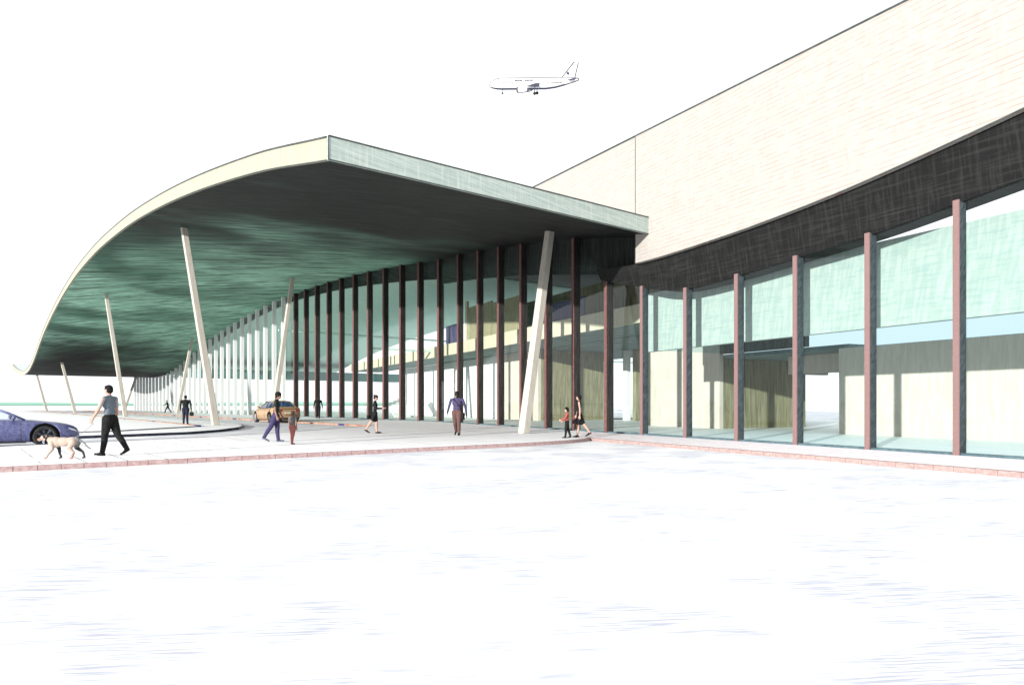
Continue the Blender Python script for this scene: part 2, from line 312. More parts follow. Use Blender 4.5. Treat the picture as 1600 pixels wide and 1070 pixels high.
def strip(mb, pts, width, z0, z1, mi=0, side=1):
    """kerb ribbon along polyline pts (2D), offset to one side"""
    n = len(pts); off = []
    for i in range(n):
        a = Vector(pts[max(i-1, 0)]); b = Vector(pts[min(i+1, n-1)]); d = (b - a).normalized(); off.append(Vector((-d.y, d.x)) * width * side)
    for i in range(n - 1):
        p0, p1 = Vector(pts[i]), Vector(pts[i+1]); q0, q1 = p0 + off[i], p1 + off[i+1]
        mb.hexa([(p0.x, p0.y, z0), (p1.x, p1.y, z0), (q1.x, q1.y, z0), (q0.x, q0.y, z0)], [(p0.x, p0.y, z1), (p1.x, p1.y, z1), (q1.x, q1.y, z1), (q0.x, q0.y, z1)], mi)
mb = MB(); strip(mb, [P_front_l] + corner, -0.16, RZ, 0.008)
structure(mb.build('kerb', M_kerb, mat4=F1))
to2 = lambda ps: tuple((F2.inverted() @ (F1 @ Vector((ps[0], ps[1], 0))))[:2])
mb = MB(); strip(mb, [to2(corner[12])] + [to2(c1)], -0.16, RZ, 0.008)
structure(mb.build('kerb', M_kerb2, mat4=F2))
# rose paving of the strip in front of the right facade
mb = MB(); pts = [to2(c) for c in corner[8:]] + [to2(c1), (-0.02, -45), (-0.02, -19.5)]
prism(mb, pts, 0.001, 0.005)
structure(mb.build('path', M_pave2, mat4=F2))
# facade-side kerb, lane edge line
mb = MB(); strip(mb, LANE_PTS[:2], -0.22, RZ, 0.012)
structure(mb.build('kerb', M_brownkerb, mat4=F1))
mb = MB(); strip(mb, LANE_PTS[1:], -0.10, RZ, 0.006)
structure(mb.build('kerb', M_lineseam, mat4=F1))
# traffic island with a near kerb coloured dark for shade and a raised brown-edged terrace
near = [(-45, 30.2), (0, 31.2), (5.3, 32.6), (8.0, 33.6), (9.9, 35.6), (11.6, 38.4), (12.9, 41.6), (13.6, 44), (13.9, 46.5), (14.2, 52), (14.4, 160)]
mb = MB(); prism(mb, near + [(-45, 160)], RZ + 0.004, 0.0)
structure(mb.build('traffic_island', M_pave if False else pencil('island_white', (0.88, 0.88, 0.88, 1), (0.6, 0.6, 0.66, 1), 0.3, (0.6, 6, 1), lo=0.55, hi=0.7, spec=0), mat4=F1))
mb = MB(); strip(mb, near[:6], -0.16, RZ, 0.01); structure(mb.build('kerb', M_shadekerb, mat4=F1))
mb = MB(); strip(mb, near[5:], -0.12, RZ, 0.006); structure(mb.build('kerb', M_lineseam, mat4=F1))
mb = MB(); prism(mb, [(-45, 33.6), (0, 34.6), (5.5, 36.2), (10.3, 41.0), (10.6, 160), (-45, 160)], 0.001, 0.05)
structure(mb.build('terrace', MATS['island_white'], mat4=F1))
mb = MB(); strip(mb, [(10.3, 41.0), (10.6, 160)], -0.22, 0.002, 0.09)
structure(mb.build('kerb', M_brownkerb, mat4=F1))
mb = MB(); strip(mb, [(-45, 33.6), (0, 34.6), (5.5, 36.2), (10.3, 41.0)], -0.07, 0.002, 0.056)
structure(mb.build('kerb', M_lineseam, mat4=F1))

# ------------------------------------------------------------------ canopy
can = empty('canopy', (F1 @ Vector((14, 60, 0)))[:], 0, 'huge curved wave canopy with dark green soffit, cream rim and leaning cream posts', 'canopy')
def child(o, parent):                                                  # parent a world-placed object keeping its world placement
    mw = o.matrix_world.copy(); o.parent = parent
    o.matrix_parent_inverse = Matrix.Translation(-Vector(parent.location)); return o
P0, S0, S1, THK = 7.9, 18.1, 166.0, 0.62
SS = [S0 + (S1 - S0) * i / 148 for i in range(149)]
def shell(fz, pr, ss, nx=10):
    """sheet over s stations; pr(s) -> (p0, p1)"""
    mb = MB(); vs = []; fs = []
    for s in ss:
        a, b = pr(s)
        for k in range(nx + 1): vs.append((a + (b - a) * k / nx, s, fz(s)))
    for i in range(len(ss) - 1):
        for k in range(nx):
            o = i * (nx + 1) + k; fs.append((o, o + 1, o + nx + 2, o + nx + 1))
    mb.add(vs, fs); return mb
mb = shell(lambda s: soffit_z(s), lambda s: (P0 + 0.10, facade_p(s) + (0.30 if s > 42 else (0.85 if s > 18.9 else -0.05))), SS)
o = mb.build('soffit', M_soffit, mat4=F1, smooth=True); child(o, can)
mb = shell(lambda s: soffit_z(s) + THK - 0.03, lambda s: (P0 + 0.10, 52 if s > 43 else facade_p(s) - 0.1), SS)
o = mb.build('roof', M_roof, mat4=F1, smooth=True); child(o, can)
def rim(x0, x1, zlo, zhi, ss):
    mb = MB()
    for i in range(len(ss) - 1):
        a, b = ss[i], ss[i+1]
        mb.hexa([(x0, a, zlo(a)), (x1, a, zlo(a)), (x1, b, zlo(b)), (x0, b, zlo(b))], [(x0, a, zhi(a)), (x1, a, zhi(a)), (x1, b, zhi(b)), (x0, b, zhi(b))])
    bm = bmesh.new()
    return mb
mb = rim(P0, P0 + 0.10, lambda s: soffit_z(s) - 0.01, lambda s: soffit_z(s) + THK, SS)
o = mb.build('outer_fascia', M_outer, mat4=F1); child(o, can)
PE = facade_p(S0) - 0.2
mb = MB(); mb.box(P0 + 0.003, PE, S0 - 0.12, S0 - 0.002, soffit_z(S0) - 0.012, soffit_z(S0) + THK + 0.004)
o = mb.build('end_fascia', M_end, mat4=F1); child(o, can)
mb = MB(); mb.box(P0, 52, S1 + 0.002, S1 + 0.1, soffit_z(S1) - 0.01, soffit_z(S1) + THK); o = mb.build('far_fascia', M_outer, mat4=F1); child(o, can)
mb = MB()
mb.tube([(P0 - 0.012, s, soffit_z(s) + THK + 0.012) for s in SS], 0.028)
mb.tube([(P0 - 0.012, s, soffit_z(s) - 0.012) for s in SS], 0.022)
zt, zb_ = soffit_z(S0) + THK + 0.015, soffit_z(S0) - 0.02
mb.tube([(P0, S0 - 0.13, zt), (PE, S0 - 0.13, zt)], 0.022); mb.tube([(P0, S0 - 0.13, zb_), (PE, S0 - 0.13, zb_)], 0.018)
mb.tube([(P0 - 0.01, S0 - 0.13, zb_), (P0 - 0.01, S0 - 0.13, zt)], 0.016); mb.tube([(PE, S0 - 0.13, zb_), (PE, S0 - 0.13, zt)], 0.02)
o = mb.build('edge_trim', M_gasket, mat4=F1); child(o, can)
# leaning posts
def post(p, s, dp, ds, wd=0.39):
    zt = soffit_z(s + ds) - 0.004; mb = MB(); h = wd / 2; k = 0.86
    b = [(p-h, s-h, 0.0), (p+h, s-h, 0.0), (p+h, s+h, 0.0), (p-h, s+h, 0.0)]
    t = [(p+dp-h*k, s+ds-h*k, 0), (p+dp+h*k, s+ds-h*k, 0), (p+dp+h*k, s+ds+h*k, 0), (p+dp-h*k, s+ds+h*k, 0)]
    t = [(x, y, soffit_z(y) + 0.02) for x, y, _ in t]
    mb.hexa(b, t)
    o = mb.build('leaning_post', M_post, mat4=F1, bevel=0.03); child(o, can)
    return o
for (p, s) in ((12.0, 43.6), (12.8, 77.5), (12.7, 115), (12.2, 150)): post(p, s, -1.5, 1.2)
for (p, s) in ((19.0, 23.0), (21.4, 60.4), (22.3, 98.5), (22.4, 137)): post(p, s, 1.95, 0.5)

# ------------------------------------------------------------------ terminal building
bld = empty('terminal_building', B0[:], 0, 'long glass fronted terminal with brown columns and a cream boarded parapet', 'terminal building')
def part(mb, name, mat, fr, **k): return child(mb.build(name, mat, mat4=fr, **k), bld)
T_COL = [t_of_px(x) for x in (715, 746, 778, 813, 852, 895, 946, 1002, 1070, 1150, 1242, 1355, 1494)]; T_COL.append(T_COL[-1] + 2.5); T_COL.append(T_COL[-1] + 2.5)
BEAM = [(20.6, 6.8), (22.2, 6.4), (23.6, 6.06), (25, 5.72), (26.3, 5.58), (28.9, 5.66), (31.3, 5.81), (33.8, 5.97), (36.2, 6.25), (39, 6.62), (43, 7.2)]
WBOT = [(20.6, 7.25), (24.1, 6.95), (28.65, 7.0), (31.5, 7.14), (34.06, 7.36), (37.9, 7.86), (43, 8.7)]
def top_right(t): return soffit_z(s_of_t(t)) if t < 20.9 else cat(BEAM, t)
# left columns
S_NEAR = [41.8 + 2.72 * k for k in range(11)]
S_FAR = [41.8 + 2.72 * k for k in range(11, 41)]
def col_near(fr, cx, cy, wd, dp, z1f, mr, mw, toward):
    """red flange on the outside face, dark web behind it; cx = outer face, cy = centre along facade"""
    e = MB(); h = wd/2
    z = z1f
    e.box(cx - 0.02, cx + 0.02, cy - h, cy + h, 0.0, z); fl = part(e, 'column', mr, fr)
    e = MB(); e.box(cx + 0.022, cx + dp, cy - h*0.92, cy + h*0.92, 0.0, z); wb = e.build('web', mw, mat4=fr)
    wb.parent = fl; wb.matrix_basis = fr; wb.matrix_parent_inverse = fr.inverted()
    return fl
for s in S_NEAR: col_near(F1, 26.6, s, 0.22, 0.44, soffit_z(s) - 0.01, M_red, M_web, 1)
for t in T_COL:
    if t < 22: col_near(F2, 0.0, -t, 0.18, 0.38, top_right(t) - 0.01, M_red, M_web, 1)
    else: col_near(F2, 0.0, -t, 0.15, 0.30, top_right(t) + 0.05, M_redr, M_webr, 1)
for s in S_FAR:
    e = MB(); e.box(26.32, 26.7, s - 0.17, s + 0.17, 0.0, soffit_z(s) + 0.02); part(e, 'column', M_fin, F1)
# glass panes
def pane(fr, x, y0, y1, z0a, z1a, z1b, mat):
    e = MB(); e.add([(x, y0, z0a), (x, y1, z0a), (x, y1, z1b), (x, y0, z1a)], [(0, 1, 2, 3)])
    return part(e, 'glass_pane', mat, fr)
allS = S_NEAR + S_FAR
for i in range(len(allS) - 1):
    a, b = allS[i] + 0.125, allS[i+1] - 0.125
    pane(F1, 26.78, a, b, 0.06, soffit_z(a), soffit_z(b), M_glassL)
tt = [0.3] + T_COL
for i in range(len(tt) - 1):
    a, b = tt[i] + 0.1, tt[i+1] - 0.1
    pane(F2, 0.17, -a, -b, 0.06, top_right(a), top_right(b), M_glassL if i < 6 else M_glass)
e = MB(); e.box(26.66, 26.9, 42, 150, 0.0, 0.06); part(e, 'sill', M_edge, F1)
e = MB(); e.box(0.06, 0.3, -45, 0, 0.0, 0.06); part(e, 'sill', M_edge, F2)
# dark strips added under the soffit for canopy shade and the dark ceiling
e = MB(); n = 24
for i in range(n):
    a, b = 42 + 30 * i / n, 42 + 30 * (i+1) / n
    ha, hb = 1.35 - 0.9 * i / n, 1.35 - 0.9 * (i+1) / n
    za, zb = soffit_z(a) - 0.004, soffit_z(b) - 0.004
    e.hexa([(27.05, a, za - ha), (27.3, a, za - ha), (27.3, b, zb - hb), (27.05, b, zb - hb)], [(27.05, a, za), (27.3, a, za), (27.3, b, zb), (27.05, b, zb)])
part(e, 'shade_header', M_shade_header, F1)
e = MB(); n = 20
for i in range(n):
    a, b = 0.05 + 23.7 * i / n, 0.05 + 23.7 * (i+1) / n
    za, zb = soffit_z(s_of_t(a)) - 0.004, soffit_z(s_of_t(b)) - 0.004
    e.hexa([(0.42, -b, zb - 1.7), (0.7, -b, zb - 1.7), (0.7, -a, za - 1.7), (0.42, -a, za - 1.7)], [(0.42, -b, zb), (0.7, -b, zb), (0.7, -a, za), (0.42, -a, za)])
part(e, 'shade_header', M_shade_header, F2)
# dark fascia beam above the right-hand glass and the cream boarded parapet
def ribbon(ts, x0, x1, lo, hi):
    e = MB()
    for i in range(len(ts) - 1):
        a, b = ts[i], ts[i+1]
        e.hexa([(x0, -b, lo(b)), (x1, -b, lo(b)), (x1, -a, lo(a)), (x0, -a, lo(a))], [(x0, -b, hi(b)), (x1, -b, hi(b)), (x1, -a, hi(a)), (x0, -a, hi(a))])
    return e
TB = [20.6 + 0.4 * i for i in range(57)]
e = MB()                                                               # canted: the face leans in towards the glass
for i in range(len(TB) - 1):
    a, b = TB[i], TB[i+1]
    e.hexa([(0.10, -b, cat(BEAM, b)), (0.9, -b, cat(BEAM, b)), (0.9, -a, cat(BEAM, a)), (0.10, -a, cat(BEAM, a))],
           [(-0.165, -b, cat(WBOT, b) + 0.02), (0.9, -b, cat(WBOT, b) + 0.02), (0.9, -a, cat(WBOT, a) + 0.02), (-0.165, -a, cat(WBOT, a) + 0.02)])
part(e, 'fascia_beam', M_beam, F2)
WTOP = lambda t: 12.5 - 0.040 * (t - 14.5)
TW = [23.75 + 0.4 * i for i in range(49)]
part(ribbon(TW, -0.36, -0.18, lambda t: cat(WBOT, t), WTOP), 'parapet', M_wall, F2)
TW2 = [3 + 20.73 * i / 40 for i in range(41)]
part(ribbon(TW2, -0.34, -0.16, lambda t: soffit_z(s_of_t(t)) + 0.5, WTOP), 'parapet', M_wall, F2)
e = MB(); e.tube([(-0.37, -t, WTOP(t) + 0.01) for t in [3] + TW], 0.03); e.tube([(-0.36, -23.74, cat(WBOT, 23.75)), (-0.36, -23.74, WTOP(23.75))], 0.018)
e.tube([(-0.37, -t, cat(WBOT, t)) for t in TW], 0.016)
part(e, 'edge_trim', M_gasket, F2)

# ---- interior
e = MB(); e.add([(0.31, -46, 0.004), (30, -46, 0.004), (30, -0.0, 0.004), (0.31, 0.0, 0.004)], [(0, 1, 2, 3)])
part(e, 'interior_floor', M_floor, F2)
e = MB(); e.add([(26.95, 42.5, 0.0), (58, 42.5, 0.0), (58, 150, 0.0), (26.95, 150, 0.0)], [(0, 1, 2, 3)]); part(e, 'interior_floor', M_floor, F1)
# ceilings under the canopy roof, inside
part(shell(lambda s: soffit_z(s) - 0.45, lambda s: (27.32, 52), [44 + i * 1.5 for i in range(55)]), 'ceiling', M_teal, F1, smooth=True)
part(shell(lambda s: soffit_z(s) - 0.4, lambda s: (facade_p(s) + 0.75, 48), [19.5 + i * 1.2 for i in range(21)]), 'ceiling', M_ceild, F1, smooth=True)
QW = 8.0
e = MB()   # beige back wall right of the corridor, and the block left of it
e.box(QW, QW + 0.25, -46, -26.7, 0.005, 3.62); part(e, 'interior_wall', M_beige, F2)
e = MB(); e.box(QW, QW + 0.25, -19.7, -13.8, 0.005, 5.38); part(e, 'interior_wall', M_beige, F2)
e = MB(); e.box(QW + 0.252, QW + 6.3, -19.70, -19.45, 0.005, 3.60); part(e, 'interior_wall', M_olive, F2)  # corridor side wall, its shade painted as olive
e = MB(); e.box(QW + 0.252, QW + 8.6, -27.0, -19.3, 3.61, 3.8); part(e, 'ceiling', M_mezzu, F2)
e = MB(); e.box(QW + 0.252, QW + 6.2, -27.0, -26.75, 0.005, 3.6); part(e, 'interior_wall', M_beige, F2)
e = MB(); e.box(QW + 2.0, QW + 2.3, -26.74, -22.3, 2.72, 3.6); e.box(QW + 2.301, QW + 4.5, -22.6, -22.3, 2.72, 3.6); part(e, 'lintel', M_beige, F2)
e = MB(); e.box(QW + 6.2, QW + 6.4, -26.74, -26.1, 0.005, 2.8); part(e, 'door_leaf', M_tealdark if False else M_teal, F2)
# olive return wall, its shade put into the colour, and the white wall to the left
e = MB(); e.box(QW + 0.252, QW + 6.0, -0.55, -0.3, 0.005, 5.38); part(e, 'interior_wall', M_olive, F2)
e = MB(); e.box(QW, QW + 0.25, -0.55, 5.5, 0.005, 5.38); part(e, 'interior_wall', M_beige, F2)
e = MB(); e.box(QW, QW + 0.25, 5.52, 34, 0.005, 5.38); part(e, 'interior_wall', M_whitew, F2)
e = MB(); e.box(QW, QW + 0.25, -20.6, 10, 6.32, 9.2); part(e, 'interior_wall', M_olive, F2)
M_navy = pencil('post_shade_navy', (0.030, 0.032, 0.085, 1), (0.10, 0.10, 0.20, 1), 0.6, (1, 8, 0.7)); M_tan = pencil('panel_tan', (0.24, 0.225, 0.135, 1), (0.36, 0.34, 0.22, 1), 0.65, (1, 9, 0.7), alt2=(0.14, 0.135, 0.08, 1), sc2=(1, 14, 0.6), amt2=0.5)  # navy stands in for shade on the upper wall; also a post colour
# interior posts in the gap
for (x, y, wx, m) in ((13.9, -3.45, 0.42, M_whitew), (14.4, -4.0, 0.42, M_olive), (17.0, -2.3, 0.4, M_navy), (19.0, -1.2, 0.4, M_whitew)):
    e = MB(); e.box(x, x + wx, y - 0.22, y + 0.22, 0.005, 5.38); part(e, 'interior_post', m, F2, bevel=0.02)
# mezzanine: slab, cream edge, end plate and frames
e = MB(); e.box(4.2, QW - 0.01, -20.7, 42, 5.4, 6.28); part(e, 'mezzanine', M_mezzu, F2)
e = MB(); e.box(8.26, 20, -13.7, 20, 5.4, 5.6); part(e, 'ceiling', M_mezzu, F2)
e = MB(); e.box(QW, QW + 0.25, -25.0, -19.72, 3.82, 5.2); part(e, 'interior_wall', M_ceild, F2)
e = MB(); e.box(4.0, 4.19, -20.75, 42, 5.38, 6.32); e.box(3.98, 4.3, -21.1, -20.76, 3.95, 6.75); part(e, 'mezzanine_edge', M_mezz, F2)
for px in (686, 728):
    u = (px - 800) / FPX; t = (u * 51.2 + 1.83) / (0.452 + 0.892 * u)
    e = MB(); e.box(4.0, 4.2, -t - 0.16, -t + 0.16, 6.33, 9.4); part(e, 'frame_post', M_mezz, F2)
def t_q(px, x): u = (px - 800) / FPX; return (u * (49.4 + 0.452*x) + 5.4 - 0.892*x) / (0.452 + 0.892*u)
for (pa_, pb_, z_, m_) in ((697, 722, 7.9, M_navy), (733, 768, 8.9, M_tan), (768.5, 812, 8.7, M_tan), (858, 912, 7.5, M_navy)):  # tan panels; the navy ones are wall shade put in as dark sheets
    e = MB(); e.box(4.22, 4.34, -t_q(pb_, 4.22), -t_q(pa_, 4.22), 6.33, z_); part(e, 'panel_and_shade', m_, F2)
# upper mint volume behind the right-hand glass, and a tinted pane added to brighten its underside
e = MB(); e.box(1.25, 1.5, -46, -22.4, 3.52, 6.02); part(e, 'upper_volume', M_pale, F2)
M_roofl = glass('added_rooflight_glass', (0.60, 0.76, 0.80, 1), refl=0.02, graze=0.08)
e = MB(); e.add([(1.51, -46, 3.6), (QW, -46, 3.6), (QW, -22.4, 3.6), (1.51, -22.4, 3.6)], [(0, 1, 2, 3)]); part(e, 'added_rooflight', M_roofl, F2)
# far slab and tie beams in the left hall
e = MB(); e.box(27.4, 62, 108, 112, 5.2, 6.5); part(e, 'upper_floor', M_tealdark, F1)
e = MB(); e.box(27.2, 60, 74.9, 75.1, 9.25, 9.45); e.box(27.2, 60, 52.9, 53.1, 5.9, 6.05); part(e, 'tie_beam', M_teal, F1)
# staircase in the hall
st = MB()
for k in range(12): st.box(2.2, 4.0, 17.0 + 0.30*k, 17.32 + 0.30*k, 0.18*k + 0.01, 0.18*k + 0.14)
part(st, 'staircase', M_whitew, F2)

# ------------------------------------------------------------------ bodies: tapered primitives fused by a voxel remesh into one skin
def gp(px, dy):                                                        # ground point seen at a pixel column, dy pixels under the horizon (site survey)
    Y = FPX * CAMH / dy; return Vector(((px - 800) / FPX * Y, Y, 0))
def cap_mesh(p0, p1, r0, r1, n=14, k=4):
    p0, p1 = Vector(p0), Vector(p1); d = p1 - p0
    if d.length < 1e-6: d = Vector((0, 0, 1e-4)); p1 = p0 + d
    d.normalize(); u = d.cross(Vector((0, 0, 1)) if abs(d.z) < 0.9 else Vector((1, 0, 0))).normalized(); v = d.cross(u)
    rings = [(p0 - d * r0 * math.cos(a), r0 * math.sin(a)) for a in [0.02 + (math.pi/2 - 0.02) * i / k for i in range(k + 1)]]
    rings += [(p1 + d * r1 * math.sin(a), r1 * math.cos(a)) for a in [(math.pi/2 - 0.02) * i / k for i in range(k + 1)]]
    vs = []; fs = []
    for c, r in rings: vs += [c + (u * math.cos(2*math.pi*j/n) + v * math.sin(2*math.pi*j/n)) * r for j in range(n)]
    K = len(rings)
    for i in range(K - 1):
        for j in range(n): fs.append((i*n+j, i*n+(j+1) % n, (i+1)*n+(j+1) % n, (i+1)*n+j))
    fs.append(tuple(range(n))[::-1]); fs.append(tuple((K-1)*n+j for j in range(n)))
    return vs, fs
def ell_mesh(c, rad, rot=(0, 0, 0), n=18, m=10):
    Rm = Euler(rot).to_matrix(); c = Vector(c); vs = []; fs = []
    for i in range(m + 1):
        a = 0.03 + (math.pi - 0.06) * i / m
        for j in range(n):
            b = 2*math.pi*j/n
            vs.append(c + Rm @ Vector((rad[0]*math.sin(a)*math.cos(b), rad[1]*math.sin(a)*math.sin(b), rad[2]*math.cos(a))))
    for i in range(m):
        for j in range(n): fs.append((i*n+j, (i+1)*n+j, (i+1)*n+(j+1) % n, i*n+(j+1) % n))
    fs.append(tuple(range(n))); fs.append(tuple(m*n+j for j in range(n))[::-1])
    return vs, fs
class Body:
    def __init__(s): s.pr = []
    def cap(s, p0, p1, r0, r1, m): s.pr.append(('c', Vector(p0), Vector(p1), r0, r1, m))
    def ell(s, c, rad, m, rot=(0, 0, 0)): s.pr.append(('e', Vector(c), tuple(rad), tuple(rot), None, m))
    def build(s, name, mats, parent, voxel=0.010, smooth=3, fac=0.5):
        mb = MB()
        for q in s.pr:
            vs, fs = cap_mesh(q[1], q[2], q[3], q[4]) if q[0] == 'c' else ell_mesh(q[1], q[2], q[3])
            mb.add(vs, fs)
        me = bpy.data.meshes.new(name); me.from_pydata(mb.v, [], mb.f)
        tmp = bpy.data.objects.new('tmp_' + name, me); COL.objects.link(tmp)
        rm = tmp.modifiers.new('r', 'REMESH'); rm.mode = 'VOXEL'; rm.voxel_size = voxel
        if smooth: sm = tmp.modifiers.new('s', 'SMOOTH'); sm.factor = fac; sm.iterations = smooth
        dg = bpy.context.evaluated_depsgraph_get(); out = bpy.data.meshes.new_from_object(tmp.evaluated_get(dg))
        bpy.data.objects.remove(tmp); bpy.data.meshes.remove(me)
        out.name = name
        N = len(out.polygons); C = np.empty(N * 3); out.polygons.foreach_get('center', C); C = C.reshape(-1, 3)
        best = np.full(N, 1e9); idx = np.zeros(N, int)
        for q in s.pr:
            if q[0] == 'c':
                a = np.array(q[1]); d = np.array(q[2]) - a; L2 = max(d @ d, 1e-9)
                t = np.clip(((C - a) @ d) / L2, 0, 1); ds = np.linalg.norm(C - a - t[:, None] * d, axis=1) - (q[3] + (q[4] - q[3]) * t)
            else:
                Rm = np.array(Euler(q[3]).to_matrix()); l = (C - np.array(q[1])) @ Rm; rd = np.array(q[2])
                k = np.linalg.norm(l / rd, axis=1); k2 = np.linalg.norm(l / rd**2, axis=1); ds = k * (k - 1) / np.maximum(k2, 1e-6)
            w_ = ds < best; best[w_] = ds[w_]; idx[w_] = q[5]
        out.materials.clear()
        for m in mats: out.materials.append(m)
        out.polygons.foreach_set('material_index', idx.astype(np.int32)); out.polygons.foreach_set('use_smooth', np.ones(N, bool)); out.update()
        o = bpy.data.objects.new(name, out); COL.objects.link(o); o.parent = parent; return o

def cloth(name, c, alt, a=0.6): return pencil(name, c, alt, a, (22, 22, 60), (R(20), R(15), 0), 0.85, spec=0.1, lo=0.45, hi=0.65, dim=0.68)
SK_L = cloth('skin_light', (0.62, 0.38, 0.30, 1), (0.78, 0.56, 0.46, 1)); SK_M = cloth('skin_tan', (0.36, 0.20, 0.145, 1), (0.5, 0.32, 0.25, 1)); SK_D = cloth('skin_dark', (0.045, 0.028, 0.022, 1), (0.10, 0.07, 0.055, 1))
HAIR = cloth('hair_black', (0.010, 0.010, 0.010, 1), (0.045, 0.045, 0.05, 1)); HAIRB = cloth('hair_brown', (0.07, 0.045, 0.035, 1), (0.16, 0.12, 0.1, 1))
BLACK = cloth('cloth_black', (0.012, 0.012, 0.013, 1), (0.055, 0.055, 0.06, 1)); EYE = cloth('eye_dark', (0.01, 0.01, 0.01, 1), (0.02, 0.02, 0.02, 1)); LIP = cloth('lip', (0.35, 0.14, 0.12, 1), (0.4, 0.2, 0.18, 1))
BLUEGREY = cloth('shirt_blue_grey', (0.17, 0.215, 0.265, 1), (0.34, 0.39, 0.44, 1)); SLEEVE = cloth('sleeve_pale', (0.50, 0.43, 0.40, 1), (0.64, 0.58, 0.55, 1))
DKGREEN = cloth('shirt_dark_green', (0.022, 0.034, 0.028, 1), (0.075, 0.095, 0.08, 1)); JEANS = cloth('jeans_violet', (0.055, 0.045, 0.13, 1), (0.15, 0.13, 0.28, 1))
GREYT = cloth('shirt_warm_grey', (0.16, 0.145, 0.145, 1), (0.26, 0.24, 0.24, 1)); REDP = cloth('trousers_red', (0.40, 0.12, 0.11, 1), (0.6, 0.28, 0.26, 1))
PURPLE = cloth('sweater_violet', (0.07, 0.055, 0.135, 1), (0.19, 0.16, 0.30, 1)); BROWNP = cloth('trousers_brown', (0.12, 0.06, 0.055, 1), (0.33, 0.22, 0.20, 1))
REDC = cloth('coat_red', (0.45, 0.09, 0.09, 1), (0.66, 0.28, 0.26, 1)); NAVYP = cloth('trousers_navy', (0.018, 0.020, 0.040, 1), (0.07, 0.075, 0.11, 1))
SHOE = cloth('shoe_dark', (0.014, 0.013, 0.014, 1), (0.06, 0.055, 0.06, 1)); SHOEB = cloth('shoe_blue', (0.10, 0.12, 0.2, 1), (0.5, 0.52, 0.6, 1)); BELT = cloth('belt_pale', (0.6, 0.56, 0.44, 1), (0.7, 0.66, 0.56, 1)); PLUM = cloth('bag_plum', (0.05, 0.02, 0.035, 1), (0.12, 0.06, 0.09, 1))

